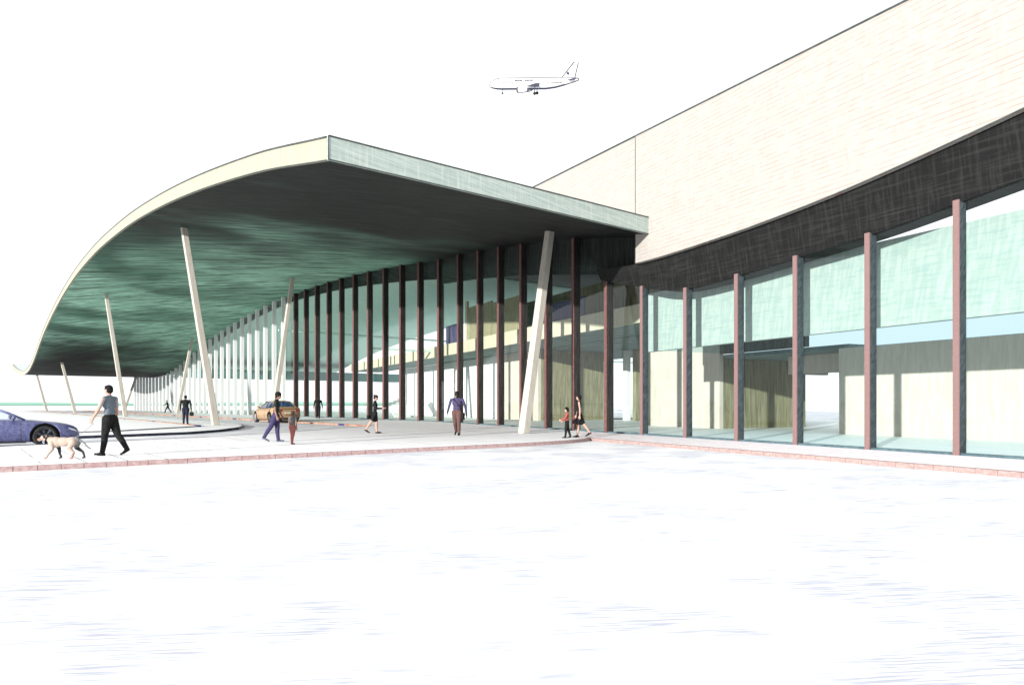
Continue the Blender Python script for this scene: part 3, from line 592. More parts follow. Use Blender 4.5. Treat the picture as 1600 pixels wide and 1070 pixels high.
def person(loc, heading, H, label, legs, arms, top, bottom, skin, shoes=None, hair=None, sleeve=1.0, lean=0.0, yaw=0.0, hang=0.0, pitch=0.0, female=False, child=False,
           skirt=None, spread=1.0, hairstyle='short', sleeve_mat=None, belt=None, voxel=0.0095, coat_len=0.0, bulk=1.0):
    """local frame: x forward, y left, z up. legs = [(thigh, knee, foot) left, right]; arms = [(swing, abduct, elbow) left, right]; degrees"""
    shoes = shoes or SHOE; hair = hair or HAIR; sleeve_mat = sleeve_mat or top
    mats = [skin, top, bottom, shoes, EYE, LIP, sleeve_mat, belt or bottom]; b = Body(); h = H
    root = empty('person', loc, heading, label, 'person')
    hs_ = 1.18 if child else 1.0                                       # children have larger heads
    LT, LS = 0.245*h, 0.235*h
    sw = (0.100 if female else 0.116) * h * bulk; hw = 0.052 * h
    # legs: find lowest ankle
    low = 0; J = []
    for sgn, (a, k, f) in zip((1, -1), legs):
        a, k, f = R(a), R(k), R(f)
        kn = Vector((LT*math.sin(a), 0, -LT*math.cos(a))); an = kn + Vector((LS*math.sin(a-k), 0, -LS*math.cos(a-k)))
        toe = an + Vector((0.105*h*math.cos(f), 0, -0.026*h - 0.105*h*math.sin(f))); heel = an + Vector((-0.028*h*math.cos(f) , 0, -0.026*h + 0.028*h*math.sin(f)))
        low = min(low, toe.z - 0.017*h, heel.z - 0.019*h); J.append((sgn, kn, an, toe, heel))
    hz = -low
    skirted = skirt is not None; lm = 0 if skirted else 2
    tr = 1.0 if skirted else 1.26
    hip = Vector((0, 0, hz))
    for sgn, kn, an, toe, heel in J:
        o = hip + Vector((0, sgn*hw, 0)); yk = Vector((0, sgn*hw*0.85*spread, 0)); K, A = hip + kn + yk, hip + an + yk*0.95*spread
        b.cap(o, K, 0.054*h*tr*bulk**.5, 0.036*h*tr, lm); m_ = K + (A-K)*0.32 + Vector((-0.008*h, 0, 0))
        b.cap(K, m_, 0.035*h*tr, 0.034*h*tr, lm); b.cap(m_, A, 0.034*h*tr, (0.021 if skirted else 0.033)*h, lm)
        yf = yk*0.95*spread; T, E = hip + toe + yf*1.08, hip + heel + yf
        b.cap(E, T, 0.019*h, 0.016*h, 3); b.cap(A, E*0.4 + T*0.6 + Vector((0, 0, 0.004*h)), 0.021*h, 0.017*h, 3); b.cap(E, E*0.35 + T*0.65, 0.02*h, 0.021*h, 3)
    # torso
    lr = R(lean); up = Vector((math.sin(lr), 0, math.cos(lr))); fw = Vector((math.cos(lr), 0, -math.sin(lr)))
    b.ell(hip + up*0.012*h + fw*-0.006*h, (0.060*h*bulk, 0.092*h*bulk, 0.068*h), 2 if not skirted else 1, (0, lr, 0))
    b.ell(hip + up*0.105*h, (0.050*h*bulk, (0.066 if female else 0.080)*h*bulk, 0.085*h), 1, (0, lr, 0))
    b.ell(hip + up*0.215*h + fw*0.004*h, (0.060*h*bulk, (0.080 if female else 0.096)*h*bulk, 0.095*h), 1, (0, lr, 0))
    if female: b.ell(hip + up*0.225*h + fw*0.04*h, (0.032*h, 0.062*h, 0.035*h), 1, (0, lr, 0))
    sh = hip + up*0.295*h
    b.cap(sh + Vector((0, -sw*0.78, 0)), sh + Vector((0, sw*0.78, 0)), 0.034*h, 0.034*h, 1)
    b.cap(sh + up*0.005*h, sh + Vector((0, sw*0.6, -0.002*h)), 0.046*h, 0.034*h, 1); b.cap(sh + up*0.005*h, sh + Vector((0, -sw*0.6, -0.002*h)), 0.046*h, 0.034*h, 1)
    if belt: b.ell(hip + up*0.052*h, (0.060*h, 0.092*h, 0.012*h), 7, (0, lr, 0))
    nk = sh + up*0.025*h; hd = sh + up*0.118*h*(1.04 if child else 1) + fw*(0.012*h + hang*h)
    b.cap(nk, hd + Vector((-0.01*h, 0, -0.03*h)), 0.030*h, 0.026*h, 0)
    # arms
    for sgn, (sw_, ab, el) in zip((1, -1), arms):
        s0 = sh + Vector((0, sgn*sw, -0.004*h)); a_, c_ = R(sw_), R(ab)
        d = Vector((math.sin(a_)*math.cos(c_), sgn*math.sin(c_), -math.cos(a_)*math.cos(c_))); e0 = s0 + d*0.165*h
        a2 = a_ + R(el); c2 = c_*0.55; d2 = Vector((math.sin(a2)*math.cos(c2), sgn*math.sin(c2), -math.cos(a2)*math.cos(c2))); w0 = e0 + d2*0.148*h
        ru = 0.031*h if sleeve > 0 else 0.025*h
        mid = s0 + d*0.165*h*min(1, max(sleeve*2, 0.06))
        b.cap(s0, mid, ru*1.04, ru*0.92, 6 if sleeve > 0 else 0)
        if sleeve < 0.5: b.cap(mid, e0, 0.024*h, 0.0215*h, 0)
        if sleeve >= 0.9: b.cap(e0, w0, 0.0275*h, 0.0215*h, 6)
        else: b.cap(e0, e0 + d2*0.05*h, 0.0215*h, 0.022*h, 0); b.cap(e0 + d2*0.05*h, w0, 0.022*h, 0.0145*h, 0)
        # hand: palm, four curled fingers, thumb from the side of the palm
        side = Vector((1, 0, 0)) - d2*d2.x
        if side.length < 0.2: side = Vector((0, 0, 1)) - d2*d2.z
        side.normalize(); nrm = d2.cross(side).normalized() * (-sgn)
        inward = Vector((0, -sgn, 0)) - d2*(-sgn*d2.y); inward = inward.normalized() if inward.length > 0.1 else nrm
        P0_, P1_ = w0 + d2*0.008*h, w0 + d2*0.045*h
        b.cap(P0_ + side*0.008*h, P1_ + side*0.013*h, 0.0125*h, 0.0105*h, 0); b.cap(P0_ - side*0.006*h, P1_ - side*0.013*h, 0.0125*h, 0.0105*h, 0)
        for i_, ln in enumerate((0.040, 0.046, 0.043, 0.034)):
            r_ = P1_ + side*(0.019 - 0.0127*i_)*h; q1 = r_ + (d2*0.85 + inward*0.35).normalized()*ln*0.5*h; q2 = q1 + (d2*0.55 + inward*0.8).normalized()*ln*0.5*h
            b.cap(r_, q1, 0.0062*h, 0.0056*h, 0); b.cap(q1, q2, 0.0056*h, 0.0048*h, 0)
        t0 = P0_ + side*0.016*h + d2*0.008*h; t1 = t0 + (side*0.8 + d2*0.6 + inward*0.3).normalized()*0.024*h; b.cap(t0, t1, 0.0075*h, 0.0065*h, 0); b.cap(t1, t1 + (d2 + inward*0.4 + side*0.1).normalized()*0.018*h, 0.0065*h, 0.0052*h, 0)
    # head
    HR = Euler((0, R(pitch), R(yaw))); Rm = HR.to_matrix(); q = hs_*h
    def hp(x, y, z): return hd + Rm @ Vector((x*q, y*q, z*q))
    b.ell(hp(-0.004, 0, 0.012), (0.056*q, 0.045*q, 0.056*q), 0, tuple(HR)); b.ell(hp(0.016, 0, -0.024), (0.036*q, 0.034*q, 0.042*q), 0, tuple(HR))
    b.cap(hp(0.050, 0, 0.004), hp(0.060, 0, -0.017), 0.006*q, 0.0085*q, 0)
    b.cap(hp(0.048, 0.008, -0.036), hp(0.048, -0.008, -0.036), 0.0062*q, 0.0062*q, 5)
    for y in (0.019, -0.019):
        b.ell(hp(0.0475, y, 0.004), (0.006*q, 0.0085*q, 0.005*q), 4); b.cap(hp(0.047, y-0.009, 0.015), hp(0.047, y+0.009, 0.0155), 0.0048*q, 0.0048*q, 4)
        b.ell(hp(-0.004, y/0.019*0.046, -0.002), (0.013*q, 0.006*q, 0.018*q), 0, tuple(HR))
    o = b.build('body', mats, root, voxel)
    # hair
    hb = Body(); hb.ell(hp(-0.010, 0, 0.022), (0.058*q, 0.0500*q, 0.0560*q), 0, tuple(HR)); hb.ell(hp(-0.024, 0, -0.002), (0.044*q, 0.0485*q, 0.048*q), 0, tuple(HR)); hb.ell(hp(0.018, 0, 0.047), (0.034*q, 0.038*q, 0.022*q), 0, tuple(HR))
    if hairstyle == 'bun': hb.ell(hp(-0.062, 0, 0.045), (0.024*q, 0.024*q, 0.022*q), 0)
    if hairstyle == 'bob':
        hb.ell(hp(-0.020, 0, -0.026), (0.042*q, 0.054*q, 0.052*q), 0, tuple(HR))
        for y in (0.046, -0.046): hb.cap(hp(0.006, y, 0.015), hp(-0.006, y, -0.04), 0.014*q, 0.012*q, 0)
    if hairstyle == 'full': hb.ell(hp(-0.014, 0, 0.022), (0.066*q, 0.06*q, 0.062*q), 0, tuple(HR)); hb.ell(hp(-0.042, 0, -0.035), (0.026*q, 0.042*q, 0.04*q), 0)
    hb.build('hair', [hair], root, voxel)
    if skirted:
        ln, gm = skirt; sk = Body()
        sk.ell(hip + up*0.01*h, (0.066*h, 0.094*h, 0.07*h), 0)
        mx_ = [hip + kn*ln + Vector((0, sgn*hw*0.8, 0)) for sgn, kn, *_ in J]
        for i_ in range(5):
            f_ = i_/4
            m_ = mx_[0]*(1-f_) + mx_[1]*f_
            sk.cap(hip + Vector((0, (0.05-0.1*f_)*h, 0)), m_, 0.060*h, 0.050*h, 0)
        sk.build('skirt', [gm], root, voxel)
    if coat_len:
        ck = Body(); ck.ell(hip + up*0.09*h, (0.060*h, 0.094*h, 0.10*h), 0, (0, lr, 0)); ck.ell(hip + up*(-0.02)*h, (0.070*h, 0.104*h, coat_len*h), 0, (0, lr, 0)); ck.build('jacket', [top], root, voxel)
    root['hand_l'] = 0.0
    del root['hand_l']
    return root

W_ = math.atan2
HD_L = math.pi                                                        # towards image left
man = person(gp(172, 80.5), R(176), 1.73, 'man in blue grey shirt and black trousers walking the white dog', [(12, 3, -2), (-21, 14, 30)], [(20, 5, 12), (-4, 3, 10)],
       BLUEGREY, BLACK, SK_L, sleeve=0.34, sleeve_mat=SLEEVE, lean=2, yaw=-8, bulk=1.2, hair=HAIR)
person(gp(431, 59), R(12), 1.66, 'adult in dark green top and violet jeans striding right beside a small child', [(6, 2, 0), (-23, 9, 28)], [(8, 5, 16), (-6, 8, 22)],
       DKGREEN, JEANS, SK_M, shoes=SHOEB, sleeve=0.3, bulk=1.15, hairstyle='full', yaw=-15, hang=0.02, pitch=8, lean=3)
person(gp(457, 63), R(62), 1.03, 'small child in grey shirt and red trousers seen from behind', [(8, 4, 0), (-8, 6, 4)], [(6, 8, 8), (-4, 10, 6)],
       GREYT, REDP, SK_M, shoes=REDP, sleeve=0.3, bulk=1.2, hair=HAIRB, child=True, spread=1.3, yaw=25, voxel=0.0085)
person(gp(290, 31.2), R(100), 1.80, 'person in black jacket with pale belt standing on the traffic island', [(3, 2, 0), (-3, 3, 2)], [(4, 9, 6), (-4, 10, 8)],
       BLACK, NAVYP, SK_M, sleeve=1.0, belt=BELT, bulk=1.25, spread=1.3, voxel=0.013)
person(gp(262, 14), R(190), 1.85, 'distant figure in long black clothes walking past the far white fins', [(24, 4, -4), (-24, 14, 30)], [(30, 8, 30), (-20, 8, 16)],
       BLACK, BLACK, SK_M, sleeve=1.0, lean=8, voxel=0.016, coat_len=0.13)
person(gp(497, 22.7), R(-60), 1.90, 'man in black suit standing before the dark facade columns near the bronze car', [(6, 4, 0), (-5, 4, 2)], [(6, 10, 8), (-6, 10, 8)],
       BLACK, BLACK, SK_D, sleeve=1.0, bulk=1.25, voxel=0.015)
lady = person(gp(586, 46), R(8), 1.64, 'woman in black skirt suit with hair bun looking at her phone', [(8, 4, -2), (-25, 8, 30)], [(14, 6, 78), (10, 6, 82)],
       BLACK, BLACK, SK_L, sleeve=1.0, female=True, skirt=(0.72, BLACK), hairstyle='bun', pitch=18, hang=0.012, voxel=0.009)
bagman = person(gp(714, 49.3), R(-98), 1.77, 'man in violet sweater and brown trousers walking forward with a shoulder bag', [(14, 6, -6), (-12, 26, 30)], [(-14, 16, 14), (12, 14, 16)],
       PURPLE, BROWNP, SK_D, sleeve=1.0, spread=1.25, bulk=1.18, voxel=0.0095)
mum = person(gp(905, 52), R(172), 1.62, 'woman in sleeveless black dress walking beside the child in red', [(6, 3, 0), (-26, 10, 30)], [(-8, 6, 10), (8, 8, 12)],
       BLACK, BLACK, SK_L, sleeve=0.0, female=True, skirt=(0.80, BLACK), hairstyle='bob', pitch=4, voxel=0.009)
person(gp(886, 53.3), R(178), 1.12, 'small child in red coat and dark trousers walking in front of woman', [(10, 6, 0), (-8, 12, 12)], [(20, 6, 50), (10, 6, 40)],
       REDC, BLACK, SK_L, sleeve=1.0, child=True, spread=1.3, bulk=1.15, hairstyle='bob', pitch=14, coat_len=0.095, voxel=0.0085)

def local_to_world(root, v): return root.matrix_basis @ Vector(v) if False else Matrix.Translation(root.location) @ Matrix.Rotation(root.rotation_euler.z, 4, 'Z') @ Vector(v)
# phone in the woman's hands
ph = MB(); ph.box(-0.006, 0.006, -0.036, 0.036, -0.072, 0.072)
o = ph.build('phone', pencil('phone_black', (0.015, 0.015, 0.018, 1), rough=0.25), bevel=0.004)
o.location = local_to_world(lady, (0.352, 0.0, 1.205)); o.rotation_euler = (0, R(-35), lady.rotation_euler.z); tag(o, 'small dark phone held up by woman in skirt suit', 'phone')
# shoulder bag of the man in the violet sweater
bg_ = empty('shoulder_bag', local_to_world(bagman, (0.02, 0.245, 0.78)), bagman.rotation_euler.z, 'dark shoulder bag hanging at the side of man in violet sweater', 'bag')
e = MB(); e.box(-0.17, 0.15, -0.05, 0.05, -0.15, 0.13); o = e.build('pouch', BLACK, bg_, bevel=0.02)
e = MB(); e.box(-0.175, 0.155, -0.055, 0.057, 0.0, 0.135); o = e.build('flap', SHOE, bg_, bevel=0.012)
e = MB(); e.tube([(0.03, -0.02, 0.12), (0.115, -0.10, 0.38), (0.125, -0.24, 0.56), (0.095, -0.36, 0.68), (0.0, -0.385, 0.735), (-0.10, -0.34, 0.66), (-0.125, -0.24, 0.5), (-0.11, -0.10, 0.32), (-0.06, -0.02, 0.12)], 0.012, 6); o = e.build('strap', BLACK, bg_)
hb_ = empty('handbag', local_to_world(mum, (0.16, -0.17, 0.60)), mum.rotation_euler.z, 'small plum handbag held by woman in black dress', 'handbag')
e = MB(); e.box(-0.11, 0.11, -0.035, 0.035, -0.08, 0.07); e.build('pouch', PLUM, hb_, bevel=0.02)
e = MB(); e.tube([(-0.07, 0, 0.06), (-0.05, 0, 0.13), (0, 0, 0.15), (0.05, 0, 0.13), (0.07, 0, 0.06)], 0.008, 6); e.build('handle', PLUM, hb_)
isl = gp(290, 31.2)
hb_ = empty('handbag', isl + Vector((0.36, 0.05, 0.66)), 0, 'black bag in the hand of person standing on the island', 'handbag')
e = MB(); e.box(-0.13, 0.13, -0.05, 0.05, -0.14, 0.10); e.build('pouch', BLACK, hb_, bevel=0.03)
e = MB(); e.tube([(-0.08, 0, 0.09), (-0.06, 0, 0.17), (0, 0, 0.20), (0.06, 0, 0.17), (0.08, 0, 0.09)], 0.009, 6); e.build('handle', BLACK, hb_)

# ------------------------------------------------------------------ dog
def dog(loc, heading):
    root = empty('dog', loc, heading, 'white short haired dog with dark ears walking on leash', 'dog'); b = Body()
    # 0 white coat, 1 grey, 2 black nose/eye, 3 tan, 4 charcoal
    mats = [cloth('dog_white', (0.56, 0.43, 0.36, 1), (0.68, 0.57, 0.50, 1)), cloth('dog_grey', (0.25, 0.25, 0.26, 1), (0.4, 0.4, 0.4, 1)), EYE, cloth('dog_tan', (0.42, 0.22, 0.16, 1), (0.55, 0.34, 0.28, 1)), cloth('dog_charcoal', (0.05, 0.05, 0.055, 1), (0.13, 0.13, 0.14, 1))]
    b.ell((0.20, 0, 0.385), (0.17, 0.098, 0.125), 0); b.ell((0.02, 0, 0.395), (0.20, 0.088, 0.108), 0); b.ell((-0.17, 0, 0.415), (0.15, 0.080, 0.092), 0)
    b.ell((-0.27, 0, 0.415), (0.10, 0.082, 0.095), 1); b.ell((0.30, 0, 0.38), (0.08, 0.075, 0.10), 0)
    b.cap((0.30, 0, 0.43), (0.43, 0, 0.485), 0.075, 0.058, 0)
    b.ell((0.475, 0, 0.495), (0.078, 0.062, 0.062), 0, (0, R(12), 0)); b.cap((0.50, 0, 0.480), (0.60, 0, 0.445), 0.043, 0.030, 3); b.ell((0.632, 0, 0.450), (0.018, 0.02, 0.016), 2)
    b.cap((0.51, 0, 0.455), (0.585, 0, 0.425), 0.028, 0.020, 0)
    for y in (0.034, -0.034): b.ell((0.528, y, 0.507), (0.010, 0.009, 0.009), 2)
    for y in (0.052, -0.052): b.cap((0.46, y, 0.545), (0.425, y*1.45, 0.490), 0.022, 0.018, 4); b.ell((0.47, y*0.6, 0.535), (0.03, 0.025, 0.018), 3)
    def leg(pts, rs, m):
        for i in range(len(pts)-1): b.cap(pts[i], pts[i+1], rs[i], rs[i+1], m[i])
    leg([(0.25, 0.07, 0.36), (0.23, 0.085, 0.235), (0.335, 0.085, 0.105), (0.365, 0.085, 0.035), (0.405, 0.085, 0.020)], [0.062, 0.041, 0.026, 0.022, 0.021], [0, 0, 0, 3])
    leg([(0.24, -0.07, 0.36), (0.18, -0.08, 0.235), (0.165, -0.08, 0.11), (0.125, -0.08, 0.035), (0.165, -0.08, 0.020)], [0.062, 0.040, 0.026, 0.022, 0.021], [4, 4, 4, 4])
    leg([(-0.24, 0.065, 0.385), (-0.155, 0.085, 0.255), (-0.265, 0.085, 0.150), (-0.225, 0.085, 0.035), (-0.185, 0.085, 0.020)], [0.082, 0.052, 0.027, 0.022, 0.021], [0, 0, 3, 3])
    leg([(-0.25, -0.065, 0.385), (-0.225, -0.08, 0.255), (-0.375, -0.08, 0.160), (-0.415, -0.08, 0.035), (-0.375, -0.08, 0.020)], [0.080, 0.050, 0.027, 0.022, 0.021], [1, 4, 4, 4])
    leg([(-0.34, 0, 0.44), (-0.45, 0, 0.37), (-0.54, 0, 0.27), (-0.615, 0, 0.225)], [0.030, 0.021, 0.015, 0.008], [1, 1, 4, 4])
    b.build('body', mats, root, 0.0085)
    e = MB(); vs = [];
    c = Vector((0.385, 0, 0.466)); d = Vector((0.13, 0, 0.055)).normalized(); u = Vector((0, 1, 0)); v = d.cross(u)
    pts = [c + (u*math.cos(a) + v*math.sin(a)) * 0.074 for a in [2*math.pi*k/20 for k in range(21)]]
    e.tube(pts, 0.014, 6); e.build('collar', BLACK, root, smooth=True)
    return root
dg_ = dog(gp(101, 85.5), R(180))
hand = local_to_world(man, (0.25, 0.25, 0.80)); colr = local_to_world(dg_, (0.36, 0.02, 0.55))
e = MB(); N_ = 14; e.tube([hand.lerp(colr, i/N_) + Vector((0, 0, -0.22*math.sin(math.pi*i/N_))) for i in range(N_+1)], 0.006, 5)
tag(e.build('leash', M_lineseam, smooth=True), 'thin grey leash slack between the walking man and his dog', 'leash')

# ------------------------------------------------------------------ cars
def interp(pts, x): return cat(pts, x)
def sect_loft(xs, sec):
    mb = MB(); vs = []; n = None
    for x in xs:
        s_ = sec(x); n = len(s_); vs += [(x, y, z) for y, z in s_]
    fs = []
    for i in range(len(xs)-1):
        for k in range(n): fs.append((i*n+k, i*n+(k+1) % n, (i+1)*n+(k+1) % n, (i+1)*n+k))
    fs.append(tuple(range(n))[::-1]); fs.append(tuple((len(xs)-1)*n+k for k in range(n)))
    mb.add(vs, fs); return mb
M_tyre = pencil('tyre_black', (0.012, 0.012, 0.012, 1), (0.05, 0.05, 0.05, 1), 0.5, (20, 20, 20), rough=0.85)
M_rim_d = pencil('rim_dark', (0.03, 0.035, 0.05, 1), (0.25, 0.28, 0.36, 1), 0.5, (25, 25, 25), rough=0.35, metal=0.6); M_rim_l = pencil('rim_silver', (0.5, 0.5, 0.52, 1), (0.3, 0.3, 0.3, 1), 0.4, (15, 15, 15), rough=0.35, metal=0.5)
M_dark = pencil('trim_black', (0.012, 0.012, 0.012, 1), (0.04, 0.04, 0.04, 1), 0.4, (20, 20, 20), rough=0.6)
M_carglass = glass('car_glass', (0.90, 0.93, 0.97, 1), 0.06); M_carglass_b = glass('car_glass_blue', (0.22, 0.30, 0.52, 1), 0.12)
M_lamp = pencil('headlamp', (0.70, 0.74, 0.80, 1), (0.2, 0.24, 0.36, 1), 0.6, (40, 40, 40), rough=0.15); M_tail = pencil('tail_lamp', (0.16, 0.02, 0.03, 1), (0.4, 0.12, 0.12, 1), 0.5, (40, 40, 40), rough=0.2)
def wheel(root, x, y, rt, rr_, rimmat, spokes, twin):
    s = 1 if y > 0 else -1; wd = 0.11
    wroot = MB(); wroot.lathe([(rr_, -wd), (rt*0.90, -wd*1.02), (rt, -wd*0.72), (rt, wd*0.72), (rt*0.90, wd*1.02), (rr_, wd)], 'Y', 36, (x, y, rt), close=True)
    t = wroot.build('wheel', M_tyre, root, smooth=True)
    r = MB(); r.lathe([(rr_, -wd*0.9), (rr_*1.03, s*wd*0.98), (rr_*0.95, s*wd*1.0), (rr_*0.91, s*wd*0.6), (rr_*0.91, -s*wd*0.1)] if s > 0 else [(rr_, wd*0.9), (rr_*1.03, -wd*0.98), (rr_*0.95, -wd), (rr_*0.91, -wd*0.6), (rr_*0.91, wd*0.1)], 'Y', 36, (x, y, rt), close=True)
    r.lathe([(0.055, s*wd*0.3), (0.05, s*wd*0.85), (0.02, s*wd*0.92)], 'Y', 14, (x, y, rt))
    for k in range(spokes):
        a = 2*math.pi*k/spokes
        for da in ((-0.09, 0.09) if twin else (0,)):
            p0 = (x + 0.04*math.cos(a), y + s*wd*0.75, rt + 0.04*math.sin(a)); p1 = (x + rr_*0.93*math.cos(a+da), y + s*wd*0.72, rt + rr_*0.93*math.sin(a+da)); r.tube([p0, p1], 0.016 if twin else 0.03, 5)
    r.build('rim', rimmat, t, smooth=False)
    d = MB(); d.lathe([(rr_*0.9, 0.0), (rr_*0.9, s*0.004)], 'Y', 24, (x, y + s*wd*0.2, rt)); d.build('brake_disc', M_dark, t)
def car(name, loc, heading, label, cat_, paint, L, zt, zb, wd, wx, rt, rr_, cabin, gmat, rimmat, spokes, twin, detail):
    """x forward. zt/zb/wd: profiles over distance from the front"""
    root = empty(name, loc, heading, label, cat_); X = lambda d: L/2 - d
    def sec(x):
        d = L/2 - x; a, b_, w_ = interp(zt, d), interp(zb, d), interp(wd, d)
        h = [(0, b_), (w_*0.80, b_), (w_*0.955, b_ + 0.07), (w_, b_ + (a-b_)*0.45), (w_*0.985, b_ + (a-b_)*0.68), (w_*0.93, a - 0.055), (w_*0.84, a - 0.008), (w_*0.45, a + 0.014), (0, a + 0.02)]
        return h + [(-y, z) for y, z in h[-2:0:-1]]
    nst = 56; xs = [L/2 - L*(i/nst) for i in range(nst+1)]
    bd = sect_loft(xs, sec); o = bd.build('body', [paint, M_dark], root, smooth=True)
    cu = MB()
    for d in wx:
        for s in (1, -1):
            yc = s*interp(wd, d); cu.lathe([(rt + 0.075, yc - s*0.30), (rt + 0.075, yc + s*0.2)], 'Y', 40, (X(d), 0, rt + 0.005), mi=0)
    co = cu.build('cutter', [M_dark]); co.parent = root
    for p in co.data.polygons: p.material_index = 0
    bm_ = o.modifiers.new('arch', 'BOOLEAN'); bm_.operation = 'DIFFERENCE'; bm_.object = co; bm_.solver = 'EXACT'
    try: bm_.material_mode = 'TRANSFER'
    except Exception: pass
    dgp = bpy.context.evaluated_depsgraph_get(); me = bpy.data.meshes.new_from_object(o.evaluated_get(dgp)); old = o.data; o.modifiers.clear(); o.data = me
    bpy.data.objects.remove(co)
    for d in wx:
        for s in (1, -1): wheel(root, X(d), s*(interp(wd, d) - 0.125), rt, rr_, rimmat, spokes, twin)
    # cabin: rails given as (distance from front, half width, z)
    A0, A1, C1, C0, zr = cabin['A0'], cabin['A1'], cabin['C1'], cabin['C0'], cabin['zr']; bx = cabin['B']
    V = lambda p, s: Vector((X(p[0]), s*p[1], p[2]))
    roof_line = [A1] + cabin.get('mid', []) + [C1]
    vs = []; fs = []; rows = []
    rl = []
    for i in range(13):
        d = A1[0] + (C1[0]-A1[0])*i/12; f = i/12
        z = A1[2] + (C1[2]-A1[2])*f + (zr - max(A1[2], C1[2]))*4*f*(1-f); rl.append((d, A1[1] + (C1[1]-A1[1])*f + 0.02*4*f*(1-f), z))
    rf = MB()
    for d, hw_, z in rl:
        for k in range(9):
            t = -1 + k/4; vs.append((X(d), hw_*t, z + 0.045*(1 - t*t)))
        for k in range(9):
            t = 1 - k/4; vs.append((X(d), hw_*t*0.99, z - 0.03 + 0.045*(1 - t*t)))
    for i in range(12):
        for k in range(18): fs.append((i*18+k, i*18+(k+1) % 18, (i+1)*18+(k+1) % 18, (i+1)*18+k))
    fs.append(tuple(range(18))[::-1]); fs.append(tuple(12*18+k for k in range(18)))
    rf.add(vs, fs); rf.build('roof', paint, root, smooth=True)
    for s in (1, -1):
        p = MB(); p.tube([V(A0, s), V(A0, s).lerp(V(A1, s), 0.5) + Vector((0, s*0.012, 0.02)), V(A1, s)], 0.034, 8); p.build('pillar', paint, root, smooth=True)
        p = MB(); cm = V(C0, s).lerp(V(C1, s), 0.5) + Vector((0, s*0.012, 0.02))
        a, b_, c_ = V(C0, s), cm, V(C1, s); off = Vector((cabin.get('cw', 0.16), 0, 0))
        p.hexa([a - off*0.4, a + off*1.3, a + off*1.3 + Vector((0, -s*0.05, 0)), a - off*0.4 + Vector((0, -s*0.05, 0))], [c_ - off*0.2, c_ + off*0.5, c_ + off*0.5 + Vector((0, -s*0.05, 0)), c_ - off*0.2 + Vector((0, -s*0.05, 0))]); p.build('pillar', paint, root)
        zbelt0 = A0[2] + 0.0
        bt = V((bx, A1[1], zr - 0.03), s) ; bb = V((bx, interp(wd, bx)*0.86, interp(zt, bx) - 0.01), s)
        p = MB(); p.tube([bb, bt], 0.03, 6); p.build('pillar', M_dark, root)
        def gl(pts):
            q = MB(); q.add(pts, [tuple(range(len(pts)))]); return q.build('window', gmat, root)
        base = lambda d: V((d, interp(wd, d)*0.85, interp(zt, d) - 0.005), s)
        rail = lambda d: V((d, A1[1] + 0.005, next(z for dd, _, z in rl if dd >= d - 1e-6)), s)
        fr_ = A0[0] + 0.06
        gl([base(fr_), base(bx - 0.03), rail(bx - 0.03), rail(A1[0] + 0.02)]); gl([base(bx + 0.03), base(C0[0] - 0.25), rail(C1[0] - 0.05), rail(bx + 0.03)])
    q = MB(); q.add([V(A0, 1), V(A0, -1), V(A1, -1), V(A1, 1)], [(0, 1, 2, 3)]); q.build('windscreen', gmat, root)
    q = MB(); q.add([V(C0, 1), V(C0, -1), V(C1, -1), V(C1, 1)], [(0, 1, 2, 3)]); q.build('rear_window', gmat, root)
    for s in (1, -1):
        st_ = MB(); d0 = (A1[0] + bx)/2 - 0.05; st_.hexa([(X(d0)-0.25, s*0.36-0.22, 0.35), (X(d0)+0.25, s*0.36-0.22, 0.35), (X(d0)+0.25, s*0.36+0.22, 0.35), (X(d0)-0.25, s*0.36+0.22, 0.35)], [(X(d0)-0.42, s*0.36-0.18, zr-0.36), (X(d0)-0.28, s*0.36-0.18, zr-0.36), (X(d0)-0.28, s*0.36+0.18, zr-0.36), (X(d0)-0.42, s*0.36+0.18, zr-0.36)]); st_.build('car_seat', M_dark, root, bevel=0.03)
        m = MB(); d = A0[0] + 0.30; yb = interp(wd, d)
        m.add(*ell_mesh((X(d), s*(yb + 0.02), interp(zt, d) + 0.075), (0.06, 0.105, 0.07))); m.build('mirror', paint, root, smooth=True)
        m = MB(); m.tube([(X(d), s*(yb*0.86), interp(zt, d) - 0.01), (X(d), s*(yb - 0.02), interp(zt, d) + 0.05)], 0.02, 6); m.build('mirror_arm', M_dark, root)
        # shut lines and handle, on the skin
        def skin(d, f):
            a, b_, w_ = interp(zt, d), interp(zb, d), interp(wd, d); z = b_ + (a-b_)*f
            return Vector((X(d), s*(w_*(0.955 + 0.045*min(1, f/0.45)) if f < 0.45 else w_*(1.0 - 0.015*(f-0.45)/0.23) if f < 0.68 else w_*(0.985 - 0.055*(f-0.68)/0.25)) + s*0.0015, z))
        for dl in detail['seams']:
            m = MB(); m.tube([skin(dl, f) for f in (0.12, 0.3, 0.45, 0.6, 0.75, 0.9)], 0.005, 4); m.build('door_seam', M_dark, root)
        for dl in detail['handles']:
            m = MB(); m.tube([skin(dl, 0.74), skin(dl + 0.09, 0.745) + Vector((0, s*0.015, 0)), skin(dl + 0.18, 0.745)], 0.013, 6); m.build('door_handle', paint, root)
        m = MB(); m.tube([skin(d_, 0.02) for d_ in [wx[0] + 0.5 + i_*(wx[1]-wx[0]-1.0)/6 for i_ in range(7)]], 0.03, 6); m.build('sill', M_dark, root)
